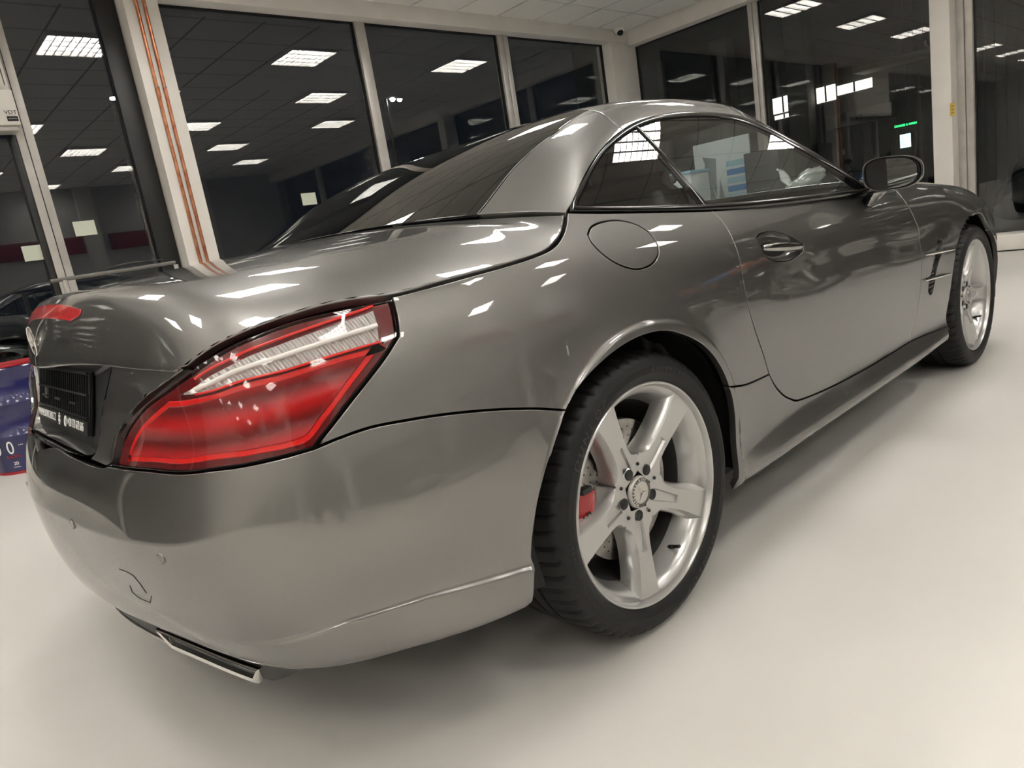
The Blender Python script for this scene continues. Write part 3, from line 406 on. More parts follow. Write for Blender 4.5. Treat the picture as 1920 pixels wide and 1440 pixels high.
def cr_dense(pts, n=10):
    p = np.array(pts, float)
    if len(p) < 3: return np.array([p[0]+(p[-1]-p[0])*t for t in np.linspace(0, 1, n*2)])
    d = np.r_[0, np.cumsum(np.linalg.norm(np.diff(p/p.std(0).clip(1e-6), axis=0), axis=1)+1e-9)]
    q = np.unique(np.concatenate([np.linspace(d[i], d[i+1], n, endpoint=False) for i in range(len(d)-1)]+[[d[-1]]]))
    # centripetal-ish hermite through the points
    m = np.zeros_like(p); m[1:-1] = ((p[2:]-p[:-2])/(d[2:]-d[:-2])[:, None]); m[0] = (p[1]-p[0])/(d[1]-d[0]); m[-1] = (p[-1]-p[-2])/(d[-1]-d[-2])
    i = np.clip(np.searchsorted(d, q, side='right')-1, 0, len(d)-2); h = (d[i+1]-d[i])[:, None]; t = ((q-d[i])[:, None])/h
    return (2*t**3-3*t**2+1)*p[i]+(t**3-2*t**2+t)*h*m[i]+(-2*t**3+3*t**2)*p[i+1]+(t**3-t**2)*h*m[i+1]
def outline(surf, segs, step=.010):
    """closed loop of parameter points, resampled by arc length; each seg is a smooth curve, corners between segs"""
    out = []
    for sg in segs:
        q = cr_dense(sg); P = surf(q[:, 0], q[:, 1]); L = np.r_[0, np.cumsum(np.linalg.norm(np.diff(P, axis=0), axis=1))]
        k = max(2, int(round(L[-1]/step)))
        s = np.linspace(0, L[-1], k+1)[:-1]
        out.append(np.c_[np.interp(s, L, q[:, 0]), np.interp(s, L, q[:, 1])])
    return np.vstack(out)
def cdt_patch(surf, nrm, loop, scale, holes=(), lines=(), step=.018, dens=None):
    sc = np.array(scale); pts = [loop*sc]; edges = []; n = 0
    def addloop(l, closed=True):
        nonlocal n
        k = len(l)
        for i in range(k if closed else k-1): edges.append((n+i, n+(i+1) % k))
        n += k
    addloop(loop)
    for h in holes: pts.append(h*sc); addloop(h)
    polys = [loop*sc]+[h*sc for h in holes]
    for l in lines:
        l = np.asarray(l)*sc; m = inside(polys[0], l)
        for p_ in polys[1:]: m &= ~inside(p_, l)
        runs = np.split(np.arange(len(l)), np.where(np.diff(m.astype(int)) != 0)[0]+1)
        for rr in runs:                        # pieces inside the outline, kept clear of its edge
            if m[rr[0]] and len(rr) > 4: q = l[rr[1:-1]]; pts.append(q); addloop(q, False)
    bnd = np.vstack(pts)
    lo, hi = polys[0].min(0), polys[0].max(0)
    gx = np.arange(lo[0], hi[0], step); gy = np.arange(lo[1], hi[1], step*.87)
    G = np.array([(x+(step/2 if j % 2 else 0), y) for j, y in enumerate(gy) for x in gx])
    if len(G):
        k = inside(polys[0], G)
        for h in polys[1:]: k &= ~inside(h, G)
        G = G[k]
        if len(G):
            dm = np.full(len(G), 9.)
            for b in np.array_split(bnd, max(1, len(bnd)//200)): dm = np.minimum(dm, np.sqrt(((G[:, None]-b[None])**2).sum(2)).min(1))
            G = G[dm > step*.5]
    allp = np.vstack([bnd, G]) if len(G) else bnd
    vo, eo, fo, ov, _, _ = delaunay_2d_cdt([Vector(p) for p in allp], edges, [], 0, 1e-7)
    vo = np.array([tuple(v) for v in vo]); tri = np.array([f for f in fo if len(f) == 3])
    cen = vo[tri].mean(1); k = inside(polys[0], cen)
    for h in polys[1:]: k &= ~inside(h, cen)
    tri = tri[k]
    idx = {}
    for i, o in enumerate(ov):
        for q in o: idx[q] = i
    par = vo/sc
    P = surf(par[:, 0], par[:, 1]); N = nrm(par[:, 0], par[:, 1])
    g = np.cross(P[tri[:, 1]]-P[tri[:, 0]], P[tri[:, 2]]-P[tri[:, 0]]); bad = (g*N[tri[:, 0]]).sum(1) < 0
    tri[bad] = tri[bad][:, ::-1]
    loops = []; c = 0
    for l in [loop]+list(holes): loops.append([idx[c+i] for i in range(len(l))]); c += len(l)
    return P, N, tri, loops
def panel_arrays(surf, nrm, segs, scale, holes=(), lines=(), step=.018, gap=.002, r=.0018, depth=.018, bstep=.010, off=0.0):
    loop = outline(surf, segs, bstep)
    hl = [outline(surf, h, bstep) for h in holes]
    P, N, tri, loops = cdt_patch(surf, nrm, loop, scale, hl, lines, step)
    P = P+N*off
    V = [*P]; NN = [*N]; Fc = [tuple(t) for t in tri]
    for li, lp in enumerate(loops):
        b = P[lp].copy(); n = N[lp]; k = len(lp)
        area = sum(np.dot(np.cross(b[i]-b[0], b[(i+1) % k]-b[0]), n[i]) for i in range(k))
        tg = np.roll(b, -1, 0)-np.roll(b, 1, 0); tg /= np.linalg.norm(tg, axis=1)[:, None]+1e-12
        e = np.cross(tg, n)*(1 if area > 0 else -1)*(1 if li == 0 else -1)
        e /= np.linalg.norm(e, axis=1)[:, None]+1e-12
        a = b-e*(gap+r)
        for j, vi in enumerate(lp): V[vi] = a[j]
        o0 = len(V); V += [*a]; NN += [*n]
        o1 = len(V); V += [*(b-e*gap-n*r)]; q = e*.95+n*.3; NN += [*(q/np.linalg.norm(q, axis=1)[:, None])]
        o2 = len(V); V += [*(b-e*gap-n*r)]; NN += [*e]
        o3 = len(V); V += [*(b-e*gap-n*depth)]; NN += [*e]
        fl = (area > 0) != (li > 0)
        for j in range(k):
            j2 = (j+1) % k
            for A, B in ((o0, o1), (o2, o3)):
                f = (A+j, B+j, B+j2, A+j2); Fc.append(f if fl else f[::-1])
    return np.array(V), np.array(NN), Fc
def mirror_arrays(V, N, Fc):
    M = np.array([1, -1, 1]); return V*M, N*M, [tuple(f)[::-1] for f in Fc]
def panel(name, m, parent, *a, both=True, join=False, **k):
    V, N, Fc = panel_arrays(*a, **k)
    if join:
        V2, N2, F2 = mirror_arrays(V, N, Fc); n = len(V)
        return [raw(name, np.vstack([V, V2]), list(Fc)+[tuple(i+n for i in f) for f in F2], m, parent, np.vstack([N, N2]))]
    out = [raw(name, V, Fc, m, parent, N)]
    if both:
        V, N, Fc = mirror_arrays(V, N, Fc); out.append(raw(name, V, Fc, m, parent, N))
    return out
# ------------------------------------------------------------------ the showroom
XB, YA, YF, XL, ZC = 7.5, 4.45, -6.8, -12.0, 3.37      # glass wall B, glass wall A, far wall, left wall, ceiling
FLOOR = mat('beige epoxy floor', (.56, .53, .485), .33)
noise_color(FLOOR, (.60, .575, .535), (.66, .635, .595), 1.3, 7, (.26, .42), .03, .002, .3, .72)
bm = bmesh.new(); bx(bm, XL-.2, XB+.2, YF-.2, YA+.2, -.12, 0)
tag(frombm('floor', bm, FLOOR), kind='structure')
DARKWALL = mat('mid grey wall', (.46, .445, .42), .6)
LIGHTWALL = mat('light grey wall', (.6, .58, .54), .7)
DARKBAND = mat('added black band', (.02, .02, .02), .5)
bm = bmesh.new(); bx(bm, XL-.2, XB+.2, YF-.2, YF, 0, ZC+.1); tag(frombm('wall_far', bm, DARKWALL), kind='structure')
bm = bmesh.new(); bx(bm, XL-.2, XL, YF, YA+.2, 0, ZC+.1); tag(frombm('wall_left', bm, LIGHTWALL), kind='structure')
box('added_dark_band', XL, XB, YF, YF+.04, 0, 1.25, DARKBAND, bpy.data.objects['wall_far'])  # added out of view so the car paint mirrors a dark low band
for i, x in enumerate((-9.5, -7.0, -4.5, -2.0, .5, 3.0, 5.5)):
    bm = bmesh.new(); bx(bm, x-.16, x+.16, YF, YF+.14, 0, ZC); o = frombm('pilaster', bm, LIGHTWALL, bpy.data.objects['wall_far'])
# --- ceiling: slab with a printed grid far off, real tiles in the corner the photo shows
CEIL = mat('ceiling field', (.62, .60, .555), .9)
def _ceil(m):
    nt = m.node_tree; b = nt.nodes['Principled BSDF']; tc = nt.nodes.new('ShaderNodeTexCoord')
    br = nt.nodes.new('ShaderNodeTexBrick'); br.offset = 0; br.inputs['Scale'].default_value = 1
    br.inputs['Brick Width'].default_value = .6; br.inputs['Row Height'].default_value = .6; br.inputs['Mortar Size'].default_value = .012; br.inputs['Bias'].default_value = 0
    br.inputs['Color1'].default_value = br.inputs['Color2'].default_value = (.80, .78, .735, 1); br.inputs['Mortar'].default_value = (.36, .345, .315, 1)
    mp = nt.nodes.new('ShaderNodeMapping'); mp.inputs['Location'].default_value = (-.1, -.1, 0)
    nt.links.new(tc.outputs['Object'], mp.inputs['Vector']); nt.links.new(mp.outputs[0], br.inputs['Vector']); nt.links.new(br.outputs['Color'], b.inputs['Base Color'])
_ceil(CEIL)
bm = bmesh.new(); bx(bm, XL-.2, XB+.2, YF-.2, YA+.2, ZC, ZC+.15); ceiling = tag(frombm('ceiling', bm, CEIL), kind='structure')
box('grid_backing', 3.1, 7.3, 1.3, 4.3, ZC-.003, ZC-.0005, GRIDM, ceiling)
tl = None
for i in range(7):
    for j in range(5):
        x = 3.1+.6*i; y = 4.3-.6*(j+1)
        if abs(x+.3-3.4) < .31 and abs(y+.3-2.8) < .31 or abs(x+.3-5.8) < .31 and abs(y+.3-2.8) < .31: continue
        if tl is None:
            bm = bmesh.new(); bx(bm, .013, .587, .013, .587, -.016, -.0035); tl = frombm('tile', bm, TILE, ceiling)
            for e in (): pass
            o = tl
        else: o = tl.copy(); COL.objects.link(o)
        o.location = (x, y, ZC)
# --- ceiling luminaires
def luminaire():
    root = empty('ceiling_light')
    bm = bmesh.new()
    for a in ((-.3, -.285, -.3, .3), (.285, .3, -.3, .3), (-.285, .285, -.3, -.285), (-.285, .285, .285, .3)): bx(bm, *a, -.042, 0)
    frombm('frame', bm, WHITE, root)
    bm = bmesh.new(); bx(bm, -.285, .285, -.285, .285, -.004, -.001); frombm('lamp_panel', bm, LAMPON, root)
    bm = bmesh.new()
    for k in range(1, 8): x = -.285+.57*k/8; bx(bm, x-.0045, x+.0045, -.285, .285, -.042, -.006)
    for k in range(1, 4): y = -.285+.57*k/4; bx(bm, -.285, .285, y-.012, y+.012, -.042, -.006)
    frombm('louvre', bm, LOUVRE, root)
    return root
def copy_tree(o, parent=None):
    c = o.copy(); COL.objects.link(c); c.parent = parent
    for ch in o.children: copy_tree(ch, c)
    return c
L0 = luminaire(); first = True
for r in range(6):
    y = 2.8-1.8*r
    for k in range(-5, 3):
        x = (1.0 if r % 2 == 0 else 2.2)+2.4*k
        if x > 6.9 or x < -11.5: continue
        o = L0 if first else copy_tree(L0); first = False
        o.location = (x, y, ZC)
        tag(o, 'recessed square fluorescent ceiling light with a white louvre grid, mirrored in the windows', 'ceiling light', 'louvred ceiling lights of the hall')
# --- glass wall A (left in the photo)
def struct(name, *b, m=WHITE, bev=.004, parent=None):
    o = box(name, *b, m, parent, bev)
    if parent is None: tag(o, kind='structure')
    return o
struct('trim_1', XL, XB, 4.25, YA, 3.2, ZC)                      # head beam
struct('trim_2', XL, XB, 4.32, YA, 0, .15)                       # sill
struct('wall_pillar', .895, 1.154, 4.2, 4.5, 0, 3.2)
struct('wall_corner', 6.93, XB, 4.25, 4.5, 0, 3.2)
struct('trim_3', .735, .89, 4.37, 4.44, .15, 3.2, m=BLACK)
for n, (a, b) in enumerate(((-.01, .10), (3.06, 3.17), (4.98, 5.06), (5.066, 5.14), (-1.6, -1.5), (-4.6, -4.5), (-7.6, -7.5))):
    struct('trim_%d' % (4+n), a, b, 4.37, 4.47, .15, 3.2, m=ALUM, bev=.003)
struct('trim_14', .042, .047, 4.365, 4.40, .15, 3.2, m=BLACK, bev=0)
struct('trim_13', -.055, -.012, 4.38, 4.45, .15, 2.2, m=BLACK)
wn = 1
for a, b in ((XL, -7.6), (-7.5, -4.6), (-4.5, -1.6), (-1.5, -.05), (.10, .74), (1.15, 3.06), (3.17, 4.98), (5.14, 6.95)):
    bm = bmesh.new(); bx(bm, a, b, 4.415, 4.425, .15, 3.2); tag(frombm('window_%d' % wn, bm, PANE), kind='structure'); wn += 1
# slim dark gaskets round the panes in view
for a, b in ((1.154, 3.06), (3.17, 4.98), (5.14, 6.93)):
    bm = bmesh.new(); bx(bm, a, a+.012, 4.40, 4.44, .15, 3.2); bx(bm, b-.012, b, 4.40, 4.44, .15, 3.2); bx(bm, a, b, 4.40, 4.44, 3.188, 3.2); frombm('gasket', bm, BLACK, bpy.data.objects['trim_1'])
# --- glass wall B (right in the photo)
struct('trim_20', 7.3, XB, YF, 4.25, 3.16, ZC)
struct('trim_21', 7.2, XB, YF, 4.25, 0, .165)
struct('trim_22', 7.195, 7.21, YF, 4.25, 0, .012, m=BLACK, bev=0)
struct('trim_23', 7.44, 7.54, 2.46, 2.515, .165, 3.16, m=ALUM, bev=.003)
struct('trim_24', 7.44, 7.54, 2.522, 2.58, .165, 3.16, m=ALUM, bev=.003)
struct('wall_pillar_right', 7.2, 7.5, .40, .575, 0, 3.16)
struct('trim_25', 7.40, 7.52, .335, .40, .165, 3.16, m=ALUM)
struct('trim_26', 7.42, 7.52, .265, .33, .165, 3.16, m=ALUM)
for n, y in enumerate((-2.2, -4.6)): struct('trim_%d' % (27+n), 7.44, 7.54, y-.06, y+.06, .165, 3.16, m=ALUM)
for a, b in ((2.58, 4.25), (.575, 2.46), (-2.14, .27), (-4.54, -2.26), (YF, -4.66)):
    bm = bmesh.new(); bx(bm, 7.485, 7.495, a, b, .165, 3.16); tag(frombm('window_%d' % wn, bm, PANE), kind='structure'); wn += 1
for a, b in ((2.58, 4.25), (.575, 2.46), (-2.14, .265)):
    bm = bmesh.new(); bx(bm, 7.47, 7.50, a, a+.012, .165, 3.16); bx(bm, 7.47, 7.50, b-.012, b, .165, 3.16); bx(bm, 7.47, 7.50, a, b, 3.148, 3.16); frombm('gasket', bm, BLACK, bpy.data.objects['trim_20'])
# ------------------------------------------------------------------ the car
CAR = tag(empty('car'), 'metallic grey two-door roadster with closed hardtop, red tail lamp and silver five-spoke wheels', 'car')
LID = make_lid(K)
BS = (1.0, .072)                            # body parameter -> metres
R_ = lambda c: c[::-1]
A_ = lambda k: K[k]
neg = lambda c: [(-a, b) for a, b in c]
QP = [A_('LID_SIDE'), A_('LAMP_TAIL')[:3], A_('LAMP_TAIL')[2:], A_('SEAM'), A_('ARCH_TOP'), A_('SILL_SEAM'), R_(A_('DOOR_REAR')), A_('BELT2')]
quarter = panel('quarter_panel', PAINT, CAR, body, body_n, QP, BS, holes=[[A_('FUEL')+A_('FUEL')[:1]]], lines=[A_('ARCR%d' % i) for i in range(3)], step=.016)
panel('fuel_flap', PAINT, CAR, body, body_n, [A_('FUEL')+A_('FUEL')[:1]], BS, step=.016, gap=.0012)
# rear bumper, one piece across the car
bt = R_(A_('LID_BOT')); be = A_('BUMP_END')
s1 = be[-1][0]
low = [(s1, .95), (1.0, .95), (.75, .97), (.55, .97), (.3, .97), (0.0, .97)]
right = [bt, [bt[-1], R_(A_('LAMP_BOT'))[0]], R_(A_('LAMP_BOT')), A_('SEAM'), A_('ARCH_REAR'), be[:2], be[1:-1], [be[-2], (s1, .95)], low]
BUMP = right+[R_(neg(c)) for c in R_(right)]
cre = [(x, 4.0) for x in np.arange(-.88, .881, .012)]
bumper = panel('rear_bumper', PAINT, CAR, body, body_n, BUMP, BS, lines=[[(x, 3.955) for x in np.arange(-.9, .901, .010)], cre, [(x, 4.045) for x in np.arange(-.9, .901, .010)]]+[f_(A_('LIP%d' % i)) for i in range(3) for f_ in (list, neg)]+[f_(A_('ARCR%d' % i)) for i in range(3) for f_ in (list, neg)], step=.016, both=False)[0]
# door
DP = [A_('DOOR_REAR')+A_('DOOR_REAR2')[1:], A_('DOOR_FRONT'), A_('BELT')]
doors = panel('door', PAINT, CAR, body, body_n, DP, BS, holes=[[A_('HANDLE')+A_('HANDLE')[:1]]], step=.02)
# sill
SP = [A_('SILL_SEAM'), A_('DOOR_REAR2'), A_('FEND_BOT'), R_(A_('SILL_FRONT')), R_(A_('SILL_BOT')), R_(A_('ARCH_FRONT'))]
panel('sill_panel', PAINT, CAR, body, body_n, SP, BS, step=.016)
# front fender
fe = A_('FARCH')[-1]
FP = [A_('FEND_BOT'), [A_('FEND_BOT')[-1], A_('FARCH')[0]], A_('FARCH'), [fe, (4.36, 5.6), (4.45, 7.0)], [(4.45, 7.0), (4.50, 8.6), (4.45, 9.9)], [(4.45, 9.9), (4.2, 9.9), (3.8, 9.9), (3.40, 9.9)], [(3.40, 9.9), A_('DOOR_FRONT')[-1]], R_(A_('DOOR_FRONT'))]
fender = panel('front_fender', PAINT, CAR, body, body_n, FP, BS, holes=[[A_('VENT')+A_('VENT')[:1]]], lines=[A_('ARCF%d' % i) for i in range(3)], step=.018)
# front bumper and headlamps
arcf = [(4.20+.36*math.cos(math.radians(a)), 0) for a in (0,)]
def sv_xz(x, z):
    S = np.linspace(3.9, 4.75, 120); V_ = np.linspace(.3, 9, 120); ss, vv = np.meshgrid(S, V_, indexing='ij'); P = body(ss.ravel(), vv.ravel()); j = np.hypot(P[:, 0]-x, P[:, 2]-z).argmin(); return (float(ss.ravel()[j]), float(vv.ravel()[j]))
fa = [fe]+[sv_xz(2.585+.362*math.cos(math.radians(a)), .335+.362*math.sin(math.radians(a))) for a in (20, 0, -18)]
FB = [[fe, (4.36, 5.6), (4.45, 7.0)], [(4.45, 7.0), (4.75, 6.4), (5.1, 7.2), (5.57, 7.6)], [(5.57, 7.6), (5.57, .6)], [(5.57, .6), (5.0, .6), (fa[-1][0]+.02, .6)], [(fa[-1][0]+.02, .6), fa[-1]], fa[::-1]]
panel('front_bumper', PAINT, CAR, body, body_n, FB, BS, step=.03, join=True)
HL = [[(4.45, 7.0), (4.75, 6.4), (5.1, 7.2)], [(5.1, 7.2), (4.9, 9.3), (4.50, 9.7)], [(4.50, 9.7), (4.50, 8.6), (4.45, 7.0)]]
HEADGLASS = glass('head lamp lens', (.8, .8, .8), 1.5, 1.4)
hls = panel('head_lamp', HEADGLASS, CAR, body, body_n, HL, BS, step=.03)
for h in hls:
    V = np.array([v.co for v in h.data.vertices]); c = V.mean(0); sgn = 1 if c[1] < 0 else -1
    raw('lamp_housing', (V-c)*np.array([.96, .96, .96])+c+np.array([-.03, .02*sgn, -.01]), [tuple(p.vertices) for p in h.data.polygons], INTERIOR, h)
# bonnet
hs = [3.40, 3.6, 3.8, 4.0, 4.2, 4.45, 4.75, 5.05, 5.3, 5.56]
HO = body(np.array(hs), np.full(len(hs), 9.9)); HO[-1, 1] = -.02
HC = [(1.86, .955), (2.02, .952), (2.2, .945), (2.4, .93), (2.6, .91), (2.82, .88), (3.02, .835), (3.14, .76), (3.2, .70), (3.23, .63)]
HOOD = Loft(range(10), HC, range(10), HO, lambda t, w: (t**2.2, .75*t**2.4+.25*t**9, (0, 0)), -1.)
panel('bonnet', PAINT, CAR, HOOD, HOOD.normal, [[(-1, 0), (0, 0), (1, 0)], [(1, i) for i in range(10)], [(1, 9), (-1, 9)], [(-1, 9-i) for i in range(10)]], (.8, .17), step=.04, both=False)
# boot lid with number-plate recess
LS = (.86, .105)
wcf = lambda t: 7.58-1.262*t**2-.3*abs(t)**12
tr = [[(x, wcf(x)+o_) for x in np.arange(-.985, .986, .008)] for o_ in (-.004, .022, .049)]
REC = [[(t_, wcf(t_)+.06) for t_ in np.linspace(-.735, .735, 13)], [(.735, wcf(.735)+.06), (.765, 7.4), (.785, 8.2), (.79, 8.5)], [(.79, 8.5), (.775, 8.78), (.70, 8.86)], [(.70, 8.86), (.35, 8.84), (0, 8.82), (-.35, 8.84), (-.70, 8.86)], [(-.70, 8.86), (-.775, 8.78), (-.79, 8.5)], [(-.79, 8.5), (-.785, 8.2), (-.765, 7.4), (-.735, wcf(.735)+.06)]]
lidloop = [[(1, w_) for w_ in np.linspace(0, 9, 40)], [(1, 9), (.5, 9), (0, 9), (-.5, 9), (-1, 9)], [(-1, w_) for w_ in np.linspace(9, 0, 40)], [(-1, 0), (-.5, 0), (0, 0), (.5, 0), (1, 0)]]
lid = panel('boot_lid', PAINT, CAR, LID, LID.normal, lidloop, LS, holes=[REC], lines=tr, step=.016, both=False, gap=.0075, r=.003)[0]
# recess pocket (painted) and its floor
rl = outline(LID, REC, .012); P = LID(rl[:, 0], rl[:, 1]); N_ = LID.normal(rl[:, 0], rl[:, 1])
V = [*(P-N_*.003)]; k = len(P)
Q = P.copy(); Q[:, 0] = np.maximum(P[:, 0]+.008, -.9095+.244*(P[:, 2]-.693)); Q[:, 1] *= .985; V += [*Q]
V += [*Q]; c = Q.mean(0); c[0] = -.9095+.244*(c[2]-.693); V.append(c)
Fc = [(i, k+i, k+(i+1) % k, (i+1) % k) for i in range(k)]+[(2*k+i, 3*k, 2*k+(i+1) % k) for i in range(k)]
o = raw('plate_recess', V, Fc, None, lid, mats=[PAINT, BLACK], mi=[0]*k+[1]*k); o.data.set_sharp_from_angle(angle=math.radians(40))
# number plate holder
PX0, PX1 = -.917, -.886
hol = empty('x'); bpy.data.objects.remove(hol)
up = Vector((PX1-PX0, 0, .127)).normalized()
MP = frame((PX0, 0, .693), (0, -1, 0), up)      # local x: to the right of the plate seen from behind, local y: up
PLATE = mat('black plate holder', (.009, .009, .009), .35)
bm = bmesh.new(); bx(bm, -.262, .262, -.002, .128, -.006, 0)
bmesh.ops.bevel(bm, geom=bm.edges[:], offset=.002, segments=2, affect='EDGES'); bm.transform(MP)
holder = frombm('plate_holder', bm, PLATE, CAR, angle=40)
bm = bmesh.new()
random.seed(4)
for i in range(26):
    x = -.245+i*.0195; bx(bm, x, x+.004, .034, .120, 0, .004)
for y in (.032, .078, .122): bx(bm, -.252, .252, y, y+.004, 0, .005)
for x in (-.2, -.05, .1): bx(bm, x, x+.06, .055, .060, 0, .006)
bm.transform(MP); frombm('rib', bm, PLATE, holder)
bm = bmesh.new(); bx(bm, -.17, -.14, .052, .076, 0, .005); bm.transform(MP); frombm('clip', bm, STEEL, holder)
bm = bmesh.new(); bx(bm, -.258, .258, 0, .028, 0, .0045); bm.transform(MP); frombm('caption_strip', bm, PLATE, holder)
text('lettering', 'WWW.BOWCARS.CZ', .0255, WHITEINK, MP @ Matrix.Translation((-.148, .0135, .0048)), holder, sx=.82)
text('lettering', '+420 773 672 665', .0255, WHITEINK, MP @ Matrix.Translation((.150, .0135, .0048)), holder, sx=.80)
V, Fc = tube_arrays([(.058+.009*math.cos(a), .0135+.011*math.sin(a), .005) for a in np.linspace(0, 2*math.pi, 17)], .0013, 6)
o = raw('phone_mark', V, Fc, WHITEINK, holder); o.data.transform(MP)
bm = bmesh.new()
for i, (w_, y) in enumerate(((.006, .025), (.016, .019), (.012, .013), (.018, .009), (.010, .003))): bx(bm, -w_/2-.006, w_/2-.006, y-.0022, y+.0022, .0045, .0055)
bm.transform(MP); frombm('emblem_print', bm, WHITEINK, holder)
# high-level brake light across the lid
RED = mat('red lens', (.50, .012, .014), .18, 0, .6)
bl = [[(.405, 5.98), (.2, 5.90), (0, 5.88), (-.2, 5.90), (-.405, 5.98)], [(-.405, 5.98), (-.418, 6.12), (-.37, 6.34)], [(-.37, 6.34), (0, 6.36), (.37, 6.34)], [(.37, 6.34), (.418, 6.12), (.405, 5.98)]]
panel('brake_light', RED, lid, LID, LID.normal, bl, LS, step=.014, both=False, gap=0, r=.0015, depth=.002, off=.0035)
# three-pointed star in a ring
def star_arrays(R, thick, M, ring=True):
    V = []; Fc = []
    for k in range(3):
        a = math.pi/2+k*2*math.pi/3; d = Vector((math.cos(a), math.sin(a), 0)); n = Vector((-d.y, d.x, 0))
        o = len(V); wv = R*.13
        V += [d*R*.94+Vector((0, 0, thick*.25)), Vector((math.cos(a+math.pi/3), math.sin(a+math.pi/3), 0))*wv, Vector((math.cos(a-math.pi/3), math.sin(a-math.pi/3), 0))*wv, Vector((0, 0, thick))]
        Fc += [(o, o+1, o+3), (o, o+3, o+2)]
    if ring:
        o = len(V); v, f = tube_arrays([(R*math.cos(a), R*math.sin(a), thick*.3) for a in np.linspace(0, 2*math.pi, 41)], R*.065, 8)
        V += v; Fc += [tuple(i+o for i in q) for q in f]
    return [M @ Vector(v) for v in V], Fc
sp = LID(np.array([0.]), np.array([7.0]))[0]; sn = LID.normal(np.array([0.]), np.array([7.0]))[0]
MS = frame(tuple(sp+sn*.004), (0, -1, 0), (0, 0, 1)); V, Fc = star_arrays(.032, .008, MS)
raw('badge', V, Fc, CHROME, lid, smooth=False)
# hardtop, rear window, C pillars
RSURF = ROOF; RN = ROOF.normal; RS = (.72, .155)
seam = [(0, 4.95), (.4, 4.9), (.79, 4.75), (.93, 4.70), (1, 4.88)]
head = [(1, 9.9), (.93, 9.86), (.86, 9.72), (.4, 9.95), (0, 10.0)]
mir = lambda c: [(-a, b) for a, b in c[::-1]]
roofloop = [mir(seam)+seam[1:], [(1, x) for x in np.linspace(4.88, 9.9, 12)], head+mir(head)[1:], [(-1, x) for x in np.linspace(9.9, 4.88, 12)]]
panel('roof_panel', PAINT, CAR, RSURF, RN, roofloop, RS, step=.03, both=False)
ge = [tuple(p) for p in K['R_GLASS']]; ge[0] = (.775, .0); ge[-1] = (.79, 4.75)
panel('c_pillar', PAINT, CAR, RSURF, RN, [ge, seam[2:], [(1, x) for x in np.linspace(4.88, 0, 12)], [(1, 0), (.9, 0), (.775, 0)]], RS, step=.018)
glassloop = [ge, [(.79, 4.75), (.4, 4.9), (0, 4.95), (-.4, 4.9), (-.79, 4.75)], [(-a, b) for a, b in ge[::-1]], [(-.775, 0), (-.4, 0), (0, 0), (.4, 0), (.775, 0)]]
panel('rear_window', REARGLASS, CAR, RSURF, RN, glassloop, RS, step=.03, both=False, gap=.001)
# black printed border inside the rear glass
he = [tuple(p) for p in K['R_HEAT']]; he[0] = (.632, 0.0); he.append((.76, 4.6))
FRIT = mat('black glass border', (.008, .008, .008), .08)
panel('window_border', FRIT, CAR, RSURF, RN, [he, [(.76, 4.6), (.79, 4.75)], ge[::-1], [(.775, 0), (.632, 0)]], RS, step=.03, gap=.0005, r=.0005, depth=.001, off=-.004)
# windscreen, header and A pillars
panel('windscreen', SIDEGLASS, CAR, RSURF, RN, [[(-.92, 10.2), (0, 10.3), (.92, 10.2)], [(.92, x) for x in np.linspace(10.2, 12.95, 8)], [(.92, 12.95), (0, 12.95), (-.92, 12.95)], [(-.92, x) for x in np.linspace(12.95, 10.2, 8)]], RS, step=.05, both=False)
aloop = [head[:3]+head[3:]+mir(head)[1:], [(-1, x) for x in np.linspace(9.9, 13, 14)], [(-1, 13), (-.92, 13)], [(-.92, x) for x in np.linspace(13, 10.2, 10)], [(-.92, 10.2), (0, 10.3), (.92, 10.2)], [(.92, x) for x in np.linspace(10.2, 13, 10)], [(.92, 13), (1, 13)], [(1, x) for x in np.linspace(13, 9.9, 14)]]
panel('windscreen_frame', PAINT, CAR, RSURF, RN, aloop, RS, step=.03, both=False)
# side glass surface: parameters x, z
def GL(x, z): x = np.atleast_1d(x); z = np.atleast_1d(z); return np.c_[x, glass_y(z), z]
def GLN(x, z): z = np.atleast_1d(z); d = z-.925; s_ = .62+d; n = np.c_[0*z, -np.ones_like(z), s_]; return n/np.linalg.norm(n, axis=1)[:, None]
OUT = [(-.062, .972), (-.04, .990), (.05, 1.039), (.12, 1.074), (.19, 1.106), (.288, 1.141), (.361, 1.163), (.489, 1.192), (.642, 1.209), (.792, 1.214), (.936, 1.207), (1.02, 1.192), (1.093, 1.167), (1.18, 1.113), (1.267, 1.053), (1.319, 1.010), (1.384, .962), (1.47, .893)]
INN = [(-.032, .982), (.03, 1.017), (.067, 1.038), (.14, 1.075), (.209, 1.105), (.328, 1.143), (.43, 1.168), (.566, 1.188), (.761, 1.195), (.95, 1.183), (1.057, 1.147), (1.168, 1.073), (1.299, .990), (1.365, .942), (1.425, .897)]
BOT = [(-.062, .972), (.16, .950), (.425, .927), (.684, .912), (1.008, .901), (1.342, .894), (1.47, .893)]
BIN = [(-.032, .982), (.16, .963), (.359, .948), (.443, .942), (.75, .927), (1.109, .916), (1.30, .908), (1.425, .905)]
DIV = [(.412, 1.164), (.418, 1.05), (.428, .944)]
def split(c, x): a = [p for p in c if p[0] < x]; b = [p for p in c if p[0] > x]; return a, b
ia, ib = split(INN, .412); ba, bb = split(BIN, .43)
panel('quarter_glass', SIDEGLASS, CAR, GL, GLN, [ia+[DIV[0]], DIV, [DIV[-1]]+ba[::-1]], (1, 1.2), step=.05, gap=.001, depth=.003)
panel('door_glass', SIDEGLASS, CAR, GL, GLN, [[DIV[0]]+ib, [ib[-1], bb[-1]], bb[::-1]+[DIV[-1]], DIV[::-1]], (1, 1.2), step=.05, gap=.001, depth=.003)
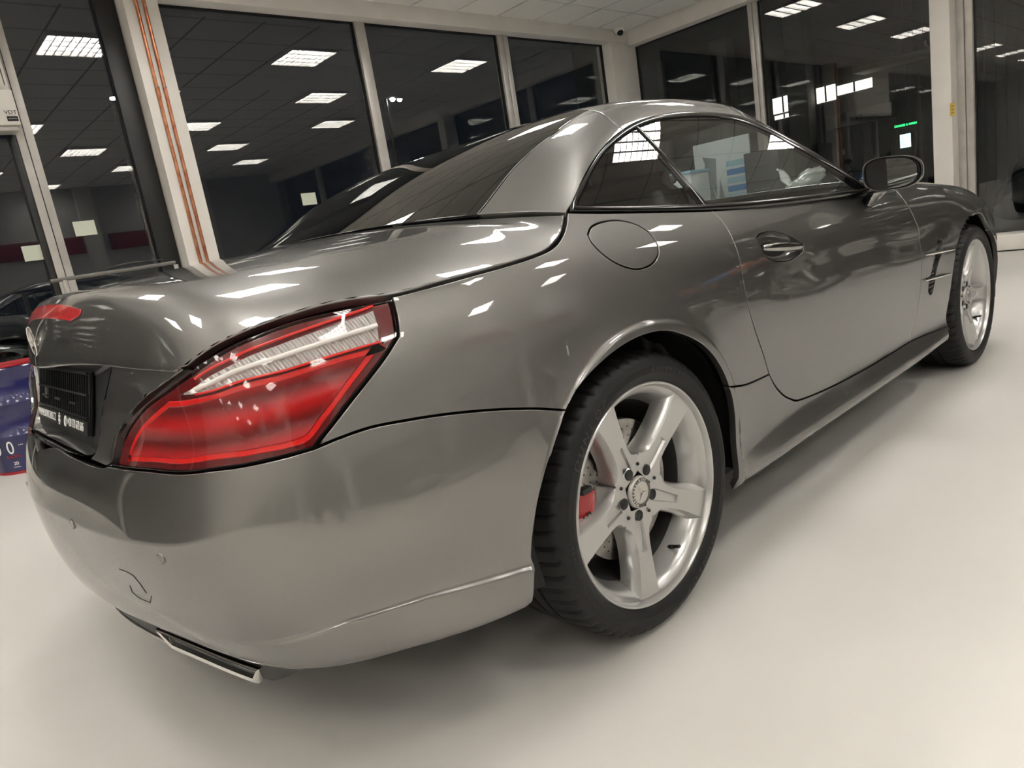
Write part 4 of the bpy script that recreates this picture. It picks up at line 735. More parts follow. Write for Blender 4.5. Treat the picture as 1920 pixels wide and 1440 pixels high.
def strip(name, c0, c1, m, off=.004, depth=.012, n=70):
    """ribbon between two curves on the side glass, with thickness"""
    a = cr_dense(c0, 8); b = cr_dense(c1, 8)
    def rs(q):
        L = np.r_[0, np.cumsum(np.linalg.norm(np.diff(q, axis=0), axis=1))]; s_ = np.linspace(0, L[-1], n); return np.c_[np.interp(s_, L, q[:, 0]), np.interp(s_, L, q[:, 1])]
    a, b = rs(a), rs(b); m_ = (a+b)/2
    rows = []
    for q, o in ((a, -depth), (a, off*.2), (a*.8+b*.2, off), (m_, off*1.15), (a*.2+b*.8, off), (b, off*.2), (b, -depth)):
        P = GL(q[:, 0], q[:, 1])+GLN(q[:, 0], q[:, 1])*o; rows.append(P)
    V = np.vstack(rows); k = len(rows); Fc = [(r*n+i, r*n+i+1, (r+1)*n+i+1, (r+1)*n+i) for r in range(k-1) for i in range(n-1)]
    for M in (1, -1):
        o = raw(name, V*np.array([1, M, 1]), Fc if M > 0 else [f[::-1] for f in Fc], m, CAR); o.data.set_sharp_from_angle(angle=math.radians(60))
strip('window_seal', OUT, INN, GLOSSBLACK)
strip('belt_strip', BOT, BIN, GLOSSBLACK, .006)
strip('glass_divider', [(.404, 1.166), (.410, 1.05), (.418, .942)], [(.424, 1.166), (.430, 1.05), (.440, .940)], GLOSSBLACK, .003)
# dark inner shell so that the joints read black
S_ = np.linspace(-5.57, 5.57, 420); V_ = np.linspace(.7, 9.6, 40)
def shell_off(s, v):
    lampy = sm((abs(s)-.36)/.06)*sm((1.09-abs(s))/.05)*sm((v-4.6)/.4)
    return body(s, v)-body_n(s, v)*(.026+.035*lampy)[:, None]
P, Fc = grid_arrays(shell_off, S_, V_)
vmax = lambda s: np.interp(abs(s), [0, .40, .42, .67, .86, 1.05, 1.5, 1.53, 9], [4.9, 4.9, 5.3, 6.6, 7.3, 7.8, 7.9, 9.7, 9.7])
ss_, vv_ = np.meshgrid(S_, V_, indexing='ij'); ss_ = ss_.ravel(); vv_ = vv_.ravel()
cen = np.array([P[list(f)].mean(0) for f in Fc]); keep = np.array([vv_[f[2]] < vmax(ss_[f[0]]) for f in Fc])
for wx, wz in WHEELS: keep &= ~((np.hypot(cen[:, 0]-wx, cen[:, 2]-wz) < .385) | ((abs(cen[:, 0]-wx) < .385) & (cen[:, 2] < wz) & (abs(cen[:, 1]) > .6)))
raw('inner_shell', P, [f for f, k in zip(Fc, keep) if k], SHELL, CAR)
P, Fc = grid_arrays(lambda t, w: LID(t, w)-LID.normal(t, w)*.05, np.linspace(-.95, .95, 40), np.linspace(.1, 8.9, 50))
raw('boot_lining', P, Fc, SHELL, CAR)
bm = bmesh.new(); bx(bm, -.70, 3.0, -.50, .50, .20, .26); bx(bm, .42, 2.15, -.82, .82, .20, .24); frombm('underbody', bm, SHELL, CAR)
for wx, wz in WHEELS:
    for sg in (1, -1):
        prof = [(.375, .03), (.395, .06), (.395, .40), (.12, .40)]
        V, Fc = lathe(prof, 64, wx, wz, -.93); V = np.array(V)*np.array([1, sg, 1])
        n = len(prof); ok = [f for f in Fc if np.mean([V[i][2] for i in f]) > (.25 if np.mean([V[i][0] for i in f]) > wx else .36)]
        raw('wheel_liner', V, ok, BLACK, CAR)
# ------------------------------------------------------------------ wheels
def make_wheel(R_T, width, a0):
    """outer flange in the plane y=0, +y into the car; returns the rim object with sub-parts"""
    prof = [(.2535, .010), (.2578, .007), (.2582, .001), (.2560, -.0015), (.2520, -.001), (.2490, .004), (.2465, .012), (.2400, .016), (.2330, .022), (.2270, .034), (.2190, .055), (.2125, .075)]
    V, Fc = lathe(prof, 120); V = [tuple(v) for v in V]; sharp = []
    rs = np.array([.040, .052, .060, .066, .072, .078, .084, .090, .098, .106, .114, .122, .130, .1385, .1395, .148, .160, .175, .19, .205, .218, .230, .2385, .2440])
    hb = np.interp(rs, [.03, .068, .076, .086, .10, .12, .15, .19, .22, .244], [.03*.7265, .068*.7265, .0515, .0450, .0400, .0368, .0365, .0395, .0430, .0480])
    fd = .024*sm((rs-.070)/.022)
    fl = .0125*sm((rs-.066)/.03)
    d = np.interp(rs, [.04, .062, .075, .10, .14, .18, .22, .244], [.040, .040, .0375, .032, .0245, .0185, .0145, .0125])
    gd = np.where((rs > .0655) & (rs < .139), .0058, 0.0)
    gw = np.interp(rs, [.04, .066, .139, .244], [.012, .0125, .0070, .0070])
    for k in range(5):
        a = a0+k*2*math.pi/5; ca, sa = math.cos(a), math.sin(a); o = len(V); ncol = 13
        for i, r in enumerate(rs):
            hf = max(hb[i]-fl[i], hb[i]*.6)
            xs = [-hb[i], -hb[i], -(hf+hb[i])/2-.0008, -hf, -(gw[i]+.003), -gw[i], 0, gw[i], gw[i]+.003, hf, (hf+hb[i])/2+.0008, hb[i], hb[i]]
            ds = [d[i]+.05, d[i]+fd[i], d[i]+fd[i]*.38, d[i], d[i], d[i]+gd[i], d[i]+gd[i], d[i]+gd[i], d[i], d[i], d[i]+fd[i]*.38, d[i]+fd[i], d[i]+.05]
            rr = math.sqrt(max(r*r, 0))
            for x, dd in zip(xs, ds):
                # follow the rim curvature near the outer end
                rad = r*math.cos(math.asin(min(.99, abs(x)/max(r, 1e-3)))) if r > .2 else r
                V.append((rad*ca-x*sa, dd, rad*sa+x*ca))
        for i in range(len(rs)-1):
            for j in range(ncol-1): Fc.append((o+i*ncol+j, o+i*ncol+j+1, o+(i+1)*ncol+j+1, o+(i+1)*ncol+j))
    rim = raw('wheel', V, Fc, ALLOY); rim.data.set_sharp_from_angle(angle=math.radians(28))
    bm = bmesh.new(); bm.from_mesh(rim.data); bmesh.ops.recalc_face_normals(bm, faces=bm.faces); bm.to_mesh(rim.data); bm.free()
    BARREL = MATS.get('shaded dark barrel') or mat('shaded dark barrel', (.035, .034, .032), .5, .2)  # shade deep inside the rim is put into this darker colour
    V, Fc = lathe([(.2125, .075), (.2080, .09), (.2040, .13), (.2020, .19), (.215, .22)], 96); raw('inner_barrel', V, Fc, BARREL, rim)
    # lug holes and bolts, small index holes
    for k in range(5):
        a = a0+k*2*math.pi/5; c = (.056*math.cos(a), .056*math.sin(a))
        V, Fc = lathe([(.0001, .0372), (.0125, .0372), (.0132, .0405)], 20, c[0], c[1]); raw('lug_hole', V, Fc, BLACK, rim)
        a += math.pi/5; c = (.066*math.cos(a), .066*math.sin(a))
        V, Fc = lathe([(.0001, .0368), (.0036, .0368), (.0042, .040)], 14, c[0], c[1]); raw('index_hole', V, Fc, BLACK, rim)
    # hub cap with star and lettering
    CAP = MATS.get('hub cap silver') or mat('hub cap silver', (.55, .53, .49), .3, .6)
    V, Fc = lathe([(.0001, .0300), (.024, .0302), (.0248, .0312), (.0255, .0302), (.0350, .0310), (.0372, .0330), (.0385, .041)], 56)
    cap = raw('hub_cap', V, Fc, CAP, rim); cap.data.set_sharp_from_angle(angle=math.radians(40))
    RING = MATS.get('cap ring dark') or mat('cap ring dark', (.10, .095, .085), .4, .4)
    V, Fc = lathe([(.0262, .0300), (.0345, .0306)], 56); ring = raw('cap_ring', V, Fc, RING, rim)
    MF = frame((0, .0295, 0), (1, 0, 0), (0, 0, 1))
    V, Fc = star_arrays(.0235, .003, frame((0, .0300, 0), (math.cos(a0+.9), 0, math.sin(a0+.9)), (-math.sin(a0+.9), 0, math.cos(a0+.9))), False); raw('cap_star', V, Fc, CHROME, rim, smooth=False)
    word = 'MERCEDES-BENZ'; mes = []
    for i, ch in enumerate(word):
        a = math.pi*.5+.9-(i-6)*.26
        M = frame((.0304*math.cos(a), .0296, .0304*math.sin(a)), (math.sin(a), 0, -math.cos(a)), (math.cos(a), 0, math.sin(a)))
        me = text_mesh(ch, .0092, .0002); me.transform(M); mes.append(me)
    bm = bmesh.new()
    for me in mes: bm.from_mesh(me); bpy.data.meshes.remove(me)
    frombm('cap_lettering', bm, WHITEINK, rim)
    # valve
    a = a0-33*math.pi/180; p0 = Vector((.222*math.cos(a), .055, .222*math.sin(a))); p1 = Vector((.205*math.cos(a), .018, .205*math.sin(a)))
    tube('valve', [p0, p0.lerp(p1, .4), p0.lerp(p1, .42), p1], [.0055, .0055, .0042, .0042], BLACK, rim, 10)
    # tyre with shoulder blocks and grooves
    W_ = width; h = R_T
    pr = [(.2545, .009), (.2585, .001), (.2620, -.003), (.2700, -.0085), (.2760, -.0098), (.2775, -.0108), (.2930, -.0108), (.2945, -.0096), (h-.024, -.0070), (h-.016, -.0015), (h-.0100, .0045), (h-.0058, .0115), (h-.0030, .022), (h-.0012, .036), (h-.0003, .055), (h, .078), (h, .080), (h-.008, .0815), (h-.008, .0905), (h, .092), (h, .122), (h-.008, .1235), (h-.008, .1325), (h, .134), (h, W_-.10), (h-.008, W_-.0985), (h-.008, W_-.09), (h, W_-.0885), (h-.0003, W_-.06), (h-.004, W_-.025), (h-.015, W_-.008), (h-.04, W_), (.262, W_-.006), (.2545, W_-.02)]
    nb = 60; seg = nb*4; V = []; n = len(pr)
    for k in range(seg):
        groove = (k % 4) == 3
        for i, (r, dd) in enumerate(pr):
            lag = .035*max(0, min(1, (dd-.0)/.08))
            a = 2*math.pi*(k+(.35 if k % 4 == 2 else 0)+(-.1 if k % 4 == 0 else 0))/seg+lag
            rr = r
            if groove and 10 <= i <= 14: rr = r-.0055
            if groove and i == 9: rr = r-.002
            V.append((rr*math.cos(a), dd, rr*math.sin(a)))
    Fc = []
    for k in range(seg):
        k2 = (k+1) % seg
        for i in range(n-1): Fc.append((k*n+i, k*n+i+1, k2*n+i+1, k2*n+i))
    ty = raw('tyre', V, Fc, RUBBER, rim); ty.data.set_sharp_from_angle(angle=math.radians(32))
    mes = []
    for word, am, size, rad in (('DUNLOP', -math.pi/2+.55, .034, .2852), ('DUNLOP', math.pi/2+.75, .034, .2852), ('SP SPORT', math.pi/2-.35, .020, .2852), ('285/30 R19', math.pi+.2, .014, .2865)):
        for i, ch in enumerate(word):
            if ch == ' ': continue
            a = am-(i-(len(word)-1)/2)*size*.86/rad
            M = frame((rad*math.cos(a), -.0109, rad*math.sin(a)), (math.sin(a), 0, -math.cos(a)), (math.cos(a), 0, math.sin(a)))
            me = text_mesh(ch, size, .0008, shear=.2); me.transform(Matrix.Diagonal((.9, .62, 1, 1))); me.transform(M); mes.append(me)
    bm = bmesh.new()
    for me in mes: bm.from_mesh(me); bpy.data.meshes.remove(me)
    RUB2 = MATS.get('tyre lettering rubber') or mat('tyre lettering rubber', (.03, .029, .028), .4)
    frombm('tyre_lettering', bm, RUB2, rim)['kind'] = 'stuff'
    return rim
def wheel_at(x, z, a0, RT, flangey, side=1):
    w_ = make_wheel(RT, .272, a0); w_.parent = CAR
    w_.location = (x, flangey*side, z)
    if side < 0: w_.rotation_euler = (0, 0, math.pi)
    return w_
wr = wheel_at(0, .327, math.radians(-27), .3275, -.905)
wf = wheel_at(2.585, .330, math.radians(-6), .3300, -.905)
for src in (wr, wf):
    c = src.copy(); COL.objects.link(c); c.location = (src.location.x, .905, src.location.z); c.rotation_euler = (0, 0, math.pi)
    for ch in src.children:
        d_ = ch.copy(); COL.objects.link(d_); d_.parent = c
# brakes
for wx, wz in WHEELS:
    for sg in (1, -1):
        V, Fc = lathe([(.075, .058), (.080, .080), (.082, .0845), (.166, .0845), (.167, .088), (.167, .112), (.08, .112)], 72, wx, wz, -.905)
        V = np.array(V)*np.array([1, sg, 1]); disc = raw('brake_disc', V, Fc, STEEL, CAR); disc.data.set_sharp_from_angle(angle=math.radians(35))
        bm = bmesh.new()
        for k in range(48):
            for q in range(3):
                a = 2*math.pi*(k+q*.33)/48; rr = .100+q*.021+.006*(k % 2); c = Vector((wx+rr*math.cos(a), (-.905+.0841)*sg, wz+rr*math.sin(a)))
                vs = [bm.verts.new(c+Vector((.0026*math.cos(b), 0, .0026*math.sin(b)))) for b in np.linspace(0, 2*math.pi, 7)[:-1]]; bm.faces.new(vs)
        o = frombm('drilled_hole', bm, BLACK, disc); o['kind'] = 'stuff'
        # caliper on the trailing side
        bm = bmesh.new(); n = 14; ang = np.linspace(math.radians(158), math.radians(206), n)
        rows = []
        for i, a in enumerate(ang):
            t = i/(n-1); e = min(1, min(t, 1-t)*8+.35)
            cs = [(.118, .066), (.150, .046-.006*(1-e)), (.172, .044), (.196, .052), (.200, .075), (.200, .125), (.118, .125)]
            cs = [(.16+(r-.16)*(.75+.25*e), d_) for r, d_ in cs]
            rows.append([bm.verts.new((wx+r*math.cos(a), (-.905+d_)*sg, wz+r*math.sin(a))) for r, d_ in cs])
        for A, B in zip(rows, rows[1:]):
            for j in range(len(A)): bm.faces.new((A[j], A[(j+1) % len(A)], B[(j+1) % len(A)], B[j]))
        bm.faces.new(rows[0]); bm.faces.new(rows[-1][::-1]); bmesh.ops.recalc_face_normals(bm, faces=bm.faces)
        cal_ = frombm('brake_caliper', bm, CALIPER, CAR, angle=40)
        if wx < 1 and sg > 0:
            a = math.radians(188); rr = .172
            M = frame((wx+rr*math.cos(a), -.905+.0425, wz+rr*math.sin(a)), (math.sin(a), 0, -math.cos(a)), (math.cos(a), 0, math.sin(a)))
            text('caliper_lettering', 'AMG', .040, BLACKINK, M, cal_, extrude=.0006)
            box('bridge_pin', wx-.182, wx-.150, -.905+.040, -.905+.06, wz+.058, wz+.072, BLACK, cal_, .003)
# ------------------------------------------------------------------ tail lamps
REDLENS = glass('red outer lens', (1, .985, .983), 1.5, 1.2)
DEEPRED = mat('deep red reflector', (.30, .002, .004), .35, 0, 0)
BRIGHTRED = mat('bright red light guide', (.80, .010, .008), .25, 0, .5)
DARKRED = mat('dark red border', (.14, .002, .004), .22, 0, .5)
CLEARREF = mat('faceted clear reflector', (.86, .85, .83), .22, .25)
def _ribs(m, scale, strength, dist, bands='Z', rot=0):
    nt = m.node_tree; b = nt.nodes['Principled BSDF']; tc = nt.nodes.new('ShaderNodeTexCoord'); mp = nt.nodes.new('ShaderNodeMapping'); mp.inputs['Rotation'].default_value = (0, rot, 0)
    wv = nt.nodes.new('ShaderNodeTexWave'); wv.bands_direction = bands; wv.inputs['Scale'].default_value = scale; wv.inputs['Distortion'].default_value = .4
    bp = nt.nodes.new('ShaderNodeBump'); bp.inputs['Strength'].default_value = strength; bp.inputs['Distance'].default_value = dist
    nt.links.new(tc.outputs['Object'], mp.inputs[0]); nt.links.new(mp.outputs[0], wv.inputs[0]); nt.links.new(wv.outputs['Fac'], bp.inputs['Height']); nt.links.new(bp.outputs[0], b.inputs['Normal'])
    return wv
wv = _ribs(DEEPRED, 6.0, .5, .006, 'Z', .1)
nt = DEEPRED.node_tree; rp = nt.nodes.new('ShaderNodeValToRGB'); rp.color_ramp.elements[0].color = (.15, .001, .002, 1); rp.color_ramp.elements[1].color = (.50, .003, .005, 1)
nt.links.new(wv.outputs['Fac'], rp.inputs[0]); nt.links.new(rp.outputs[0], nt.nodes['Principled BSDF'].inputs['Base Color'])
wv = _ribs(CLEARREF, 30, .8, .012, 'X', .35)
LENS = [A_('LAMP_IN'), [A_('LAMP_IN')[-1], A_('LAMP_BOT')[-1]], R_(A_('LAMP_BOT')), R_(A_('LAMP_TAIL')[2:]), R_(A_('LAMP_TAIL')[:3]), [A_('LAMP_TAIL')[0], A_('LAMP_IN')[0]]]
lamps = panel('tail_lamp', REDLENS, CAR, body, body_n, LENS, BS, step=.016, gap=.0022)
def lamp_part(name, m, segs, off, **k):
    V, N, Fc = panel_arrays(body, body_n, segs, BS, off=off, bstep=.006, **{'step': .012, **k})
    raw(name, V, Fc, m, lamps[0], N); V, N, Fc = mirror_arrays(V, N, Fc); raw(name, V, Fc, m, lamps[1], N)
lamp_part('border', DARKRED, LENS, -.012, gap=.004)
redin = [A_('REDIN')[:5], A_('REDIN')[4:6], A_('REDIN')[5:13], A_('REDIN')[12:18], A_('REDIN')[17:]+A_('REDIN')[:1]]
lamp_part('rim', BRIGHTRED, redin, -.0095, gap=.0015, depth=.006)
lamp_part('red_reflector', DEEPRED, redin, -.0075, gap=.0105, depth=.004, step=.028)
cl_ = A_('CLEAR'); clear = [cl_[:10], cl_[9:12], cl_[11:]+cl_[:1]]
lamp_part('clear_reflector', CLEARREF, clear, -.0055, gap=.001, depth=.008)
def guide(name, pts, rad, m, off):
    q = cr_dense(pts, 8); P = body(q[:, 0], q[:, 1])+body_n(q[:, 0], q[:, 1])*off
    tube(name, P, rad, m, lamps[0], 8); tube(name, P*np.array([1, -1, 1]), rad, m, lamps[1], 8)
rl_ = A_('REDIN')
guide('light_guide', [cl_[i] for i in (11, 12, 13, 14, 15, 16, 17)], .0020, BRIGHTRED, -.004)
guide('light_guide', [(a, b+.10) for a, b in cl_[1:10]], .0022, BRIGHTRED, -.004)
mid = [((cl_[i][0]+cl_[j][0])/2, (cl_[i][1]+cl_[j][1])/2) for i, j in ((1, 17), (2, 16), (4, 15), (5, 14), (6, 13), (7, 12), (9, 11))]
WHITEBAR = mat('white light bar', (.78, .76, .72), .3)
guide('reflector_bar', mid, .0042, WHITEBAR, -.003)
# ------------------------------------------------------------------ lower rear: valance, exhaust outlets, grille, sensors
VAL = mat('dark grey valance', (.014, .014, .0135), .4)
def valance(s, v, out=0.0): # v 0..1, from the bumper edge down and slightly in
    s = np.asarray(s, float); v = np.asarray(v, float)
    P = body(s, np.full_like(s, .98)); n = body_n(s, np.full_like(s, 1.2)); n[:, 2] = 0; n /= np.linalg.norm(n, axis=1)[:, None]
    h = 1-.93*sm((abs(s)-.59)/.14)
    return P-n*(.007+.010*v-out)[:, None]+np.c_[0*v, 0*v, -.046*v*h]
P, Fc = grid_arrays(lambda s, v: valance(s, v), np.linspace(-1.1, 1.1, 90), np.linspace(0, 1, 6), True); raw('valance', P, Fc, VAL, CAR)
def exhaust(sg):
    n = 14; S_e = np.linspace(.255, .600, n)
    def ring(f0, f1, top, bot, out):
        a = S_e[0]+(S_e[-1]-S_e[0])*f0; b = S_e[-1]-(S_e[-1]-S_e[0])*f1; q = np.linspace(a, b, n)
        sl = (q-S_e[0])/(S_e[-1]-S_e[0])
        T = valance(q, np.full(n, top), out); B_ = valance(np.linspace(a+.03*(1-f0*4), b-.028, n), np.full(n, bot), out)
        return np.vstack([T, B_[::-1]])
    rings = [ring(0, 0, .20, 1.12, -.05), ring(0, 0, .20, 1.12, .010), ring(.012, .012, .25, 1.05, .014), ring(.03, .035, .34, .92, .011), ring(.03, .035, .34, .92, -.05)]
    k = 2*n; V = np.vstack(rings)*np.array([1, sg, 1]); Fc = [(r*k+i, r*k+(i+1) % k, (r+1)*k+(i+1) % k, (r+1)*k+i) for r in range(4) for i in range(k)]
    e = raw('exhaust_outlet', V, Fc, CHROME, CAR); bm = bmesh.new(); bm.from_mesh(e.data); bmesh.ops.recalc_face_normals(bm, faces=bm.faces); bm.to_mesh(e.data); bm.free(); e.data.set_sharp_from_angle(angle=math.radians(35))
    b_ = ring(.03, .035, .34, .92, -.02)*np.array([1, sg, 1]); raw('outlet_baffle', b_, [(i, i+1, k-2-i, k-1-i) for i in range(n-1)], BLACK, e)
    m_ = ring(.03, .035, .62, .66, .004)*np.array([1, sg, 1]); raw('outlet_lip', m_, [(i, i+1, k-2-i, k-1-i) for i in range(n-1)], CHROME, e)
for sg in (1, -1): exhaust(sg)
P, Fc = grid_arrays(lambda s, v: valance(s, .25+.70*v, .003), np.linspace(-.245, .245, 40), np.linspace(0, 1, 4), True)
gr = raw('diffuser_grille', P, Fc, BLACK, CAR)
ss_ = np.linspace(-.30, .30, 31); tube('diffuser_trim', valance(ss_, np.full(31, 1.05), .004), .0035, CHROME, CAR, 8)
def sensor(sv, name='parking_sensor', rad=.0095):
    p = body(*[np.array([x]) for x in sv])[0]; n = body_n(*[np.array([x]) for x in sv])[0]
    M = frame(tuple(p), tuple(Vector(n).cross(Vector((0, 0, 1)))*-1), (0, 0, 1))
    V = []; Fc = []; sg_ = 24
    for r, h in ((.0001, .0012), (rad*.86, .0012), (rad*.95, .0004), (rad*1.02, .0018), (rad*1.1, .0006)):
        for k in range(sg_): a = 2*math.pi*k/sg_; V.append(M @ Vector((r*math.cos(a), r*math.sin(a), h)))
    for i in range(4):
        for k in range(sg_): Fc.append((i*sg_+k, i*sg_+(k+1) % sg_, (i+1)*sg_+(k+1) % sg_, (i+1)*sg_+k))
    for sgn in (1, -1):
        raw(name, np.array([tuple(v) for v in V])*np.array([1, sgn, 1]), Fc if sgn > 0 else [f[::-1] for f in Fc], PAINT, bumper).data.set_sharp_from_angle(angle=math.radians(30))
for k in ('SENSOR', 'SENSOR2'): sensor(K[k][0])
JOINT = mat('joint shadow', (.02, .02, .019), .6)
for k in ('TOW', 'TOW2'):
    q = np.array(K[k]); q = np.vstack([q[i]+(q[i+1]-q[i])*t for i in range(len(q)-1) for t in np.linspace(0, 1, 5)[:-1]]+[q[-1]]); P = body(q[:, 0], q[:, 1])+body_n(q[:, 0], q[:, 1])*.0002; tube('tow_cover_joint', P, .0008, JOINT, bumper, 6)
# ------------------------------------------------------------------ door handles, mirrors, fender vents
hc = np.array(A_('HANDLE')); hm = hc.mean(0)
lp = outline(body, [A_('HANDLE')+A_('HANDLE')[:1]], .012); P0 = body(lp[:, 0], lp[:, 1])-body_n(lp[:, 0], lp[:, 1])*.002; k = len(lp)
rings = [P0]
for f, d in ((.93, .012), (.8, .021), (.5, .027), (.2, .029)):
    q = hm+(lp-hm)*f; rings.append(body(q[:, 0], q[:, 1])-body_n(q[:, 0], q[:, 1])*d)
V = np.vstack(rings); Fc = [(r*k+i, r*k+(i+1) % k, (r+1)*k+(i+1) % k, (r+1)*k+i) for r in range(4) for i in range(k)]+[tuple(range(4*k, 5*k))]
for i, sg in enumerate((1, -1)):
    raw('handle_cup', V*np.array([1, sg, 1]), Fc if sg > 0 else [f[::-1] for f in Fc], PAINT, doors[i])
    path = []; rad = []
    for t in np.linspace(0, 1, 22):
        x = .588+t*(.812-.588); z = .806-.024*t; bow = math.sin(math.pi*min(1, max(0, t)))**.5
        path.append((x, sg*(-.912-.016*bow), z)); rad.append(.0125*(.55+.45*bow))
    Vt, Ft = tube_arrays(path, rad, 14); Vt = [Vector((v[0], sg*(-.918)+(v[1]-sg*(-.918))*.62, .794+(v[2]-.794)*1.0)) for v in Vt]
    HAND = MATS.get('satin handle chrome') or mat('satin handle chrome', (.36, .35, .33), .12, 1.0)
    h_ = raw('door_handle', Vt, Ft, HAND, doors[i]); h_.data.set_sharp_from_angle(angle=math.radians(60))
def mirror(sg):
    M = frame((1.362, -.977*sg, .943), (.22, -sg*.975, 0), (0, 0, 1))      # local x outwards, y up, z to the rear
    prof = []                                                              # outline of the housing, rear face
    for a in np.linspace(0, 2*math.pi, 49)[:-1]:
        ca, sa = math.cos(a), math.sin(a); e = .62
        x = .088*abs(ca)**e*math.copysign(1, ca); y = .055*abs(sa)**e*math.copysign(1, sa)
        if ca > 0: y *= 1-.22*(x/.088)**2
        if ca < 0: x *= 1-.10*(.5-.5*sa)
        prof.append((x, y-.004*(x/.088)))
    zs = -1 if sg > 0 else 1
    rings = [(1, 0), (.99, .006), (.94, .003), (.925, -.004)]
    out = [(1.0, 0.0), (1.015, -.012), (1.0, -.035), (.92, -.065), (.74, -.088), (.45, -.100), (.15, -.104)]
    def build(rs, m, name, parent):
        V = []; n = len(prof); Fc = []
        for f, z in rs:
            for x, y in prof: V.append(tuple(M @ Vector((x*f+(.012 if z < -.05 else 0)*(z+.05)*0, y*f, z*sg*1.0 if True else z))))
        for r in range(len(rs)-1):
            for i in range(n): Fc.append((r*n+i, r*n+(i+1) % n, (r+1)*n+(i+1) % n, (r+1)*n+i))
        Fc.append(tuple(range((len(rs)-1)*n, len(rs)*n)))
        o = raw(name, V, Fc, m, parent)
        bm = bmesh.new(); bm.from_mesh(o.data); bmesh.ops.recalc_face_normals(bm, faces=bm.faces); bm.to_mesh(o.data); bm.free()
        o.data.set_sharp_from_angle(angle=math.radians(38)); return o
    body_ = build(out, PAINT, 'side_mirror', CAR)
    build([(1.0, .0005), (1.008, .010), (.98, .019), (.945, .016), (.90, -.012)], PAINT, 'mirror_rim', body_)
    build([(.9, .0005), (.5, .0008)], GLOSSBLACK, 'mirror_bezel', body_)
    MIR = MATS.get('mirror glass') or mat('mirror glass', (.62, .65, .64), .01, 1.0)
    Vg = [tuple(M @ Vector((x*.86-.001, y*.86, (.0035+x*.20)*sg))) for x, y in prof]; raw('mirror_glass', Vg, [tuple(range(len(Vg)))] if sg > 0 else [tuple(range(len(Vg)))[::-1]], MIR, body_, smooth=False)
    # clear indicator strip round the outer end
    V = []; n = 0
    arc = [p for p in prof if p[0] > .045]; arc.sort(key=lambda p: math.atan2(p[1], p[0]))
    for f, z in ((1.018, -.012), (1.022, -.022), (1.018, -.034)):
        for x, y in arc: V.append(tuple(M @ Vector((x*f, y*f, z*sg))))
    n = len(arc); raw('indicator', V, [(r*n+i, r*n+i+1, (r+1)*n+i+1, (r+1)*n+i) for r in range(2) for i in range(n-1)], CLEARREF, body_)
    bm = bmesh.new()
    a = [(1.345, -.925, .893), (1.445, -.945, .893), (1.470, -.915, .893), (1.375, -.895, .893)]; b = [(1.375, -.885, .845), (1.425, -.888, .835), (1.50, -.872, .862), (1.42, -.862, .878)]
    A = [bm.verts.new((x, y*sg, z)) for x, y, z in a]; B = [bm.verts.new((x, y*sg, z)) for x, y, z in b]
    for i in range(4): bm.faces.new((A[i], A[(i+1) % 4], B[(i+1) % 4], B[i]))
    bm.faces.new(A); bm.faces.new(B[::-1]); bmesh.ops.recalc_face_normals(bm, faces=bm.faces); bmesh.ops.bevel(bm, geom=bm.edges[:], offset=.006, segments=2, affect='EDGES')
    frombm('mirror_foot', bm, PAINT, body_, angle=45)
for sg in (1, -1): mirror(sg)
for i, sg in enumerate((1, -1)):
    fp = fender[i]
    vp = np.array(A_('VENT')); P = body(vp[:, 0], vp[:, 1])-body_n(vp[:, 0], vp[:, 1])*.016; P[:, 1] *= sg
    raw('vent_back', P, [tuple(range(len(P)))], BLACK, fp, smooth=False)
    z0, z1 = P[:, 2].min(), P[:, 2].max()
    for z in np.arange(z0+.012, z1-.006, .0165):
        m = abs(P[:, 2]-z); xs = []
        for a in range(len(P)):
            b = (a+1) % len(P)
            if (P[a, 2]-z)*(P[b, 2]-z) < 0: t = (z-P[a, 2])/(P[b, 2]-P[a, 2]); xs.append(P[a, 0]+t*(P[b, 0]-P[a, 0]))
        if len(xs) >= 2: box('vent_slat', min(xs)+.002, max(xs)-.002, -.906*sg-.005, -.906*sg+.005, z-.0025, z+.0025, GLOSSBLACK, fp)
    for kk in ('STRAKE1', 'STRAKE2'):
        (sa, va), (sb, vb) = K[kk]; t = np.linspace(0, 1, 16); s_ = sa+(sb-sa)*t; v_ = va+(vb-va)*t
        Pp = body(s_, v_)+body_n(s_, v_)*.006; Pp[:, 1] *= sg
        tube('strake', Pp, [.0035+.0035*math.sin(math.pi*min(1, .15+x*.85)) for x in t], CHROME, fp, 10)
# ------------------------------------------------------------------ cabin
def pad(name, x0, x1, y0, y1, z0, z1, m, parent, bev=.03, shear=0.0, seg=3):
    bm = bmesh.new(); bx(bm, x0, x1, y0, y1, z0, z1); bmesh.ops.subdivide_edges(bm, edges=bm.edges[:], cuts=2, use_grid_fill=True)
    for v in bm.verts: v.co.x -= shear*(v.co.z-z0)
    bmesh.ops.bevel(bm, geom=[e for e in bm.edges if e.calc_face_angle(0) > .5], offset=bev, segments=seg, affect='EDGES')
    o = frombm(name, bm, m, parent, smooth=True); return o
for sg in (1, -1):
    y = -.37*sg
    seat = pad('seat', .95, 1.42, y-.25, y+.25, .36, .52, LEATHER, CAR, .05)
    pad('backrest', .83, .98, y-.25, y+.25, .48, 1.06, LEATHER, seat, .06, .36)
    pad('headrest', .71, .84, y-.135, y+.135, 1.02, 1.155, LEATHER, seat, .04, .15)
    for dy in (-.05, .05): tube('headrest_post', [(.80, y+dy, .97), (.775, y+dy, 1.06)], .007, CHROME, seat, 8)
pad('rear_bulkhead', .30, .46, -.78, .78, .30, .90, INTERIOR, CAR, .03, .2)
pad('parcel_shelf', -.02, .40, -.74, .74, .86, .91, INTERIOR, CAR, .015)
pad('dashboard', 1.62, 2.05, -.80, .80, .62, .87, INTERIOR, CAR, .06)
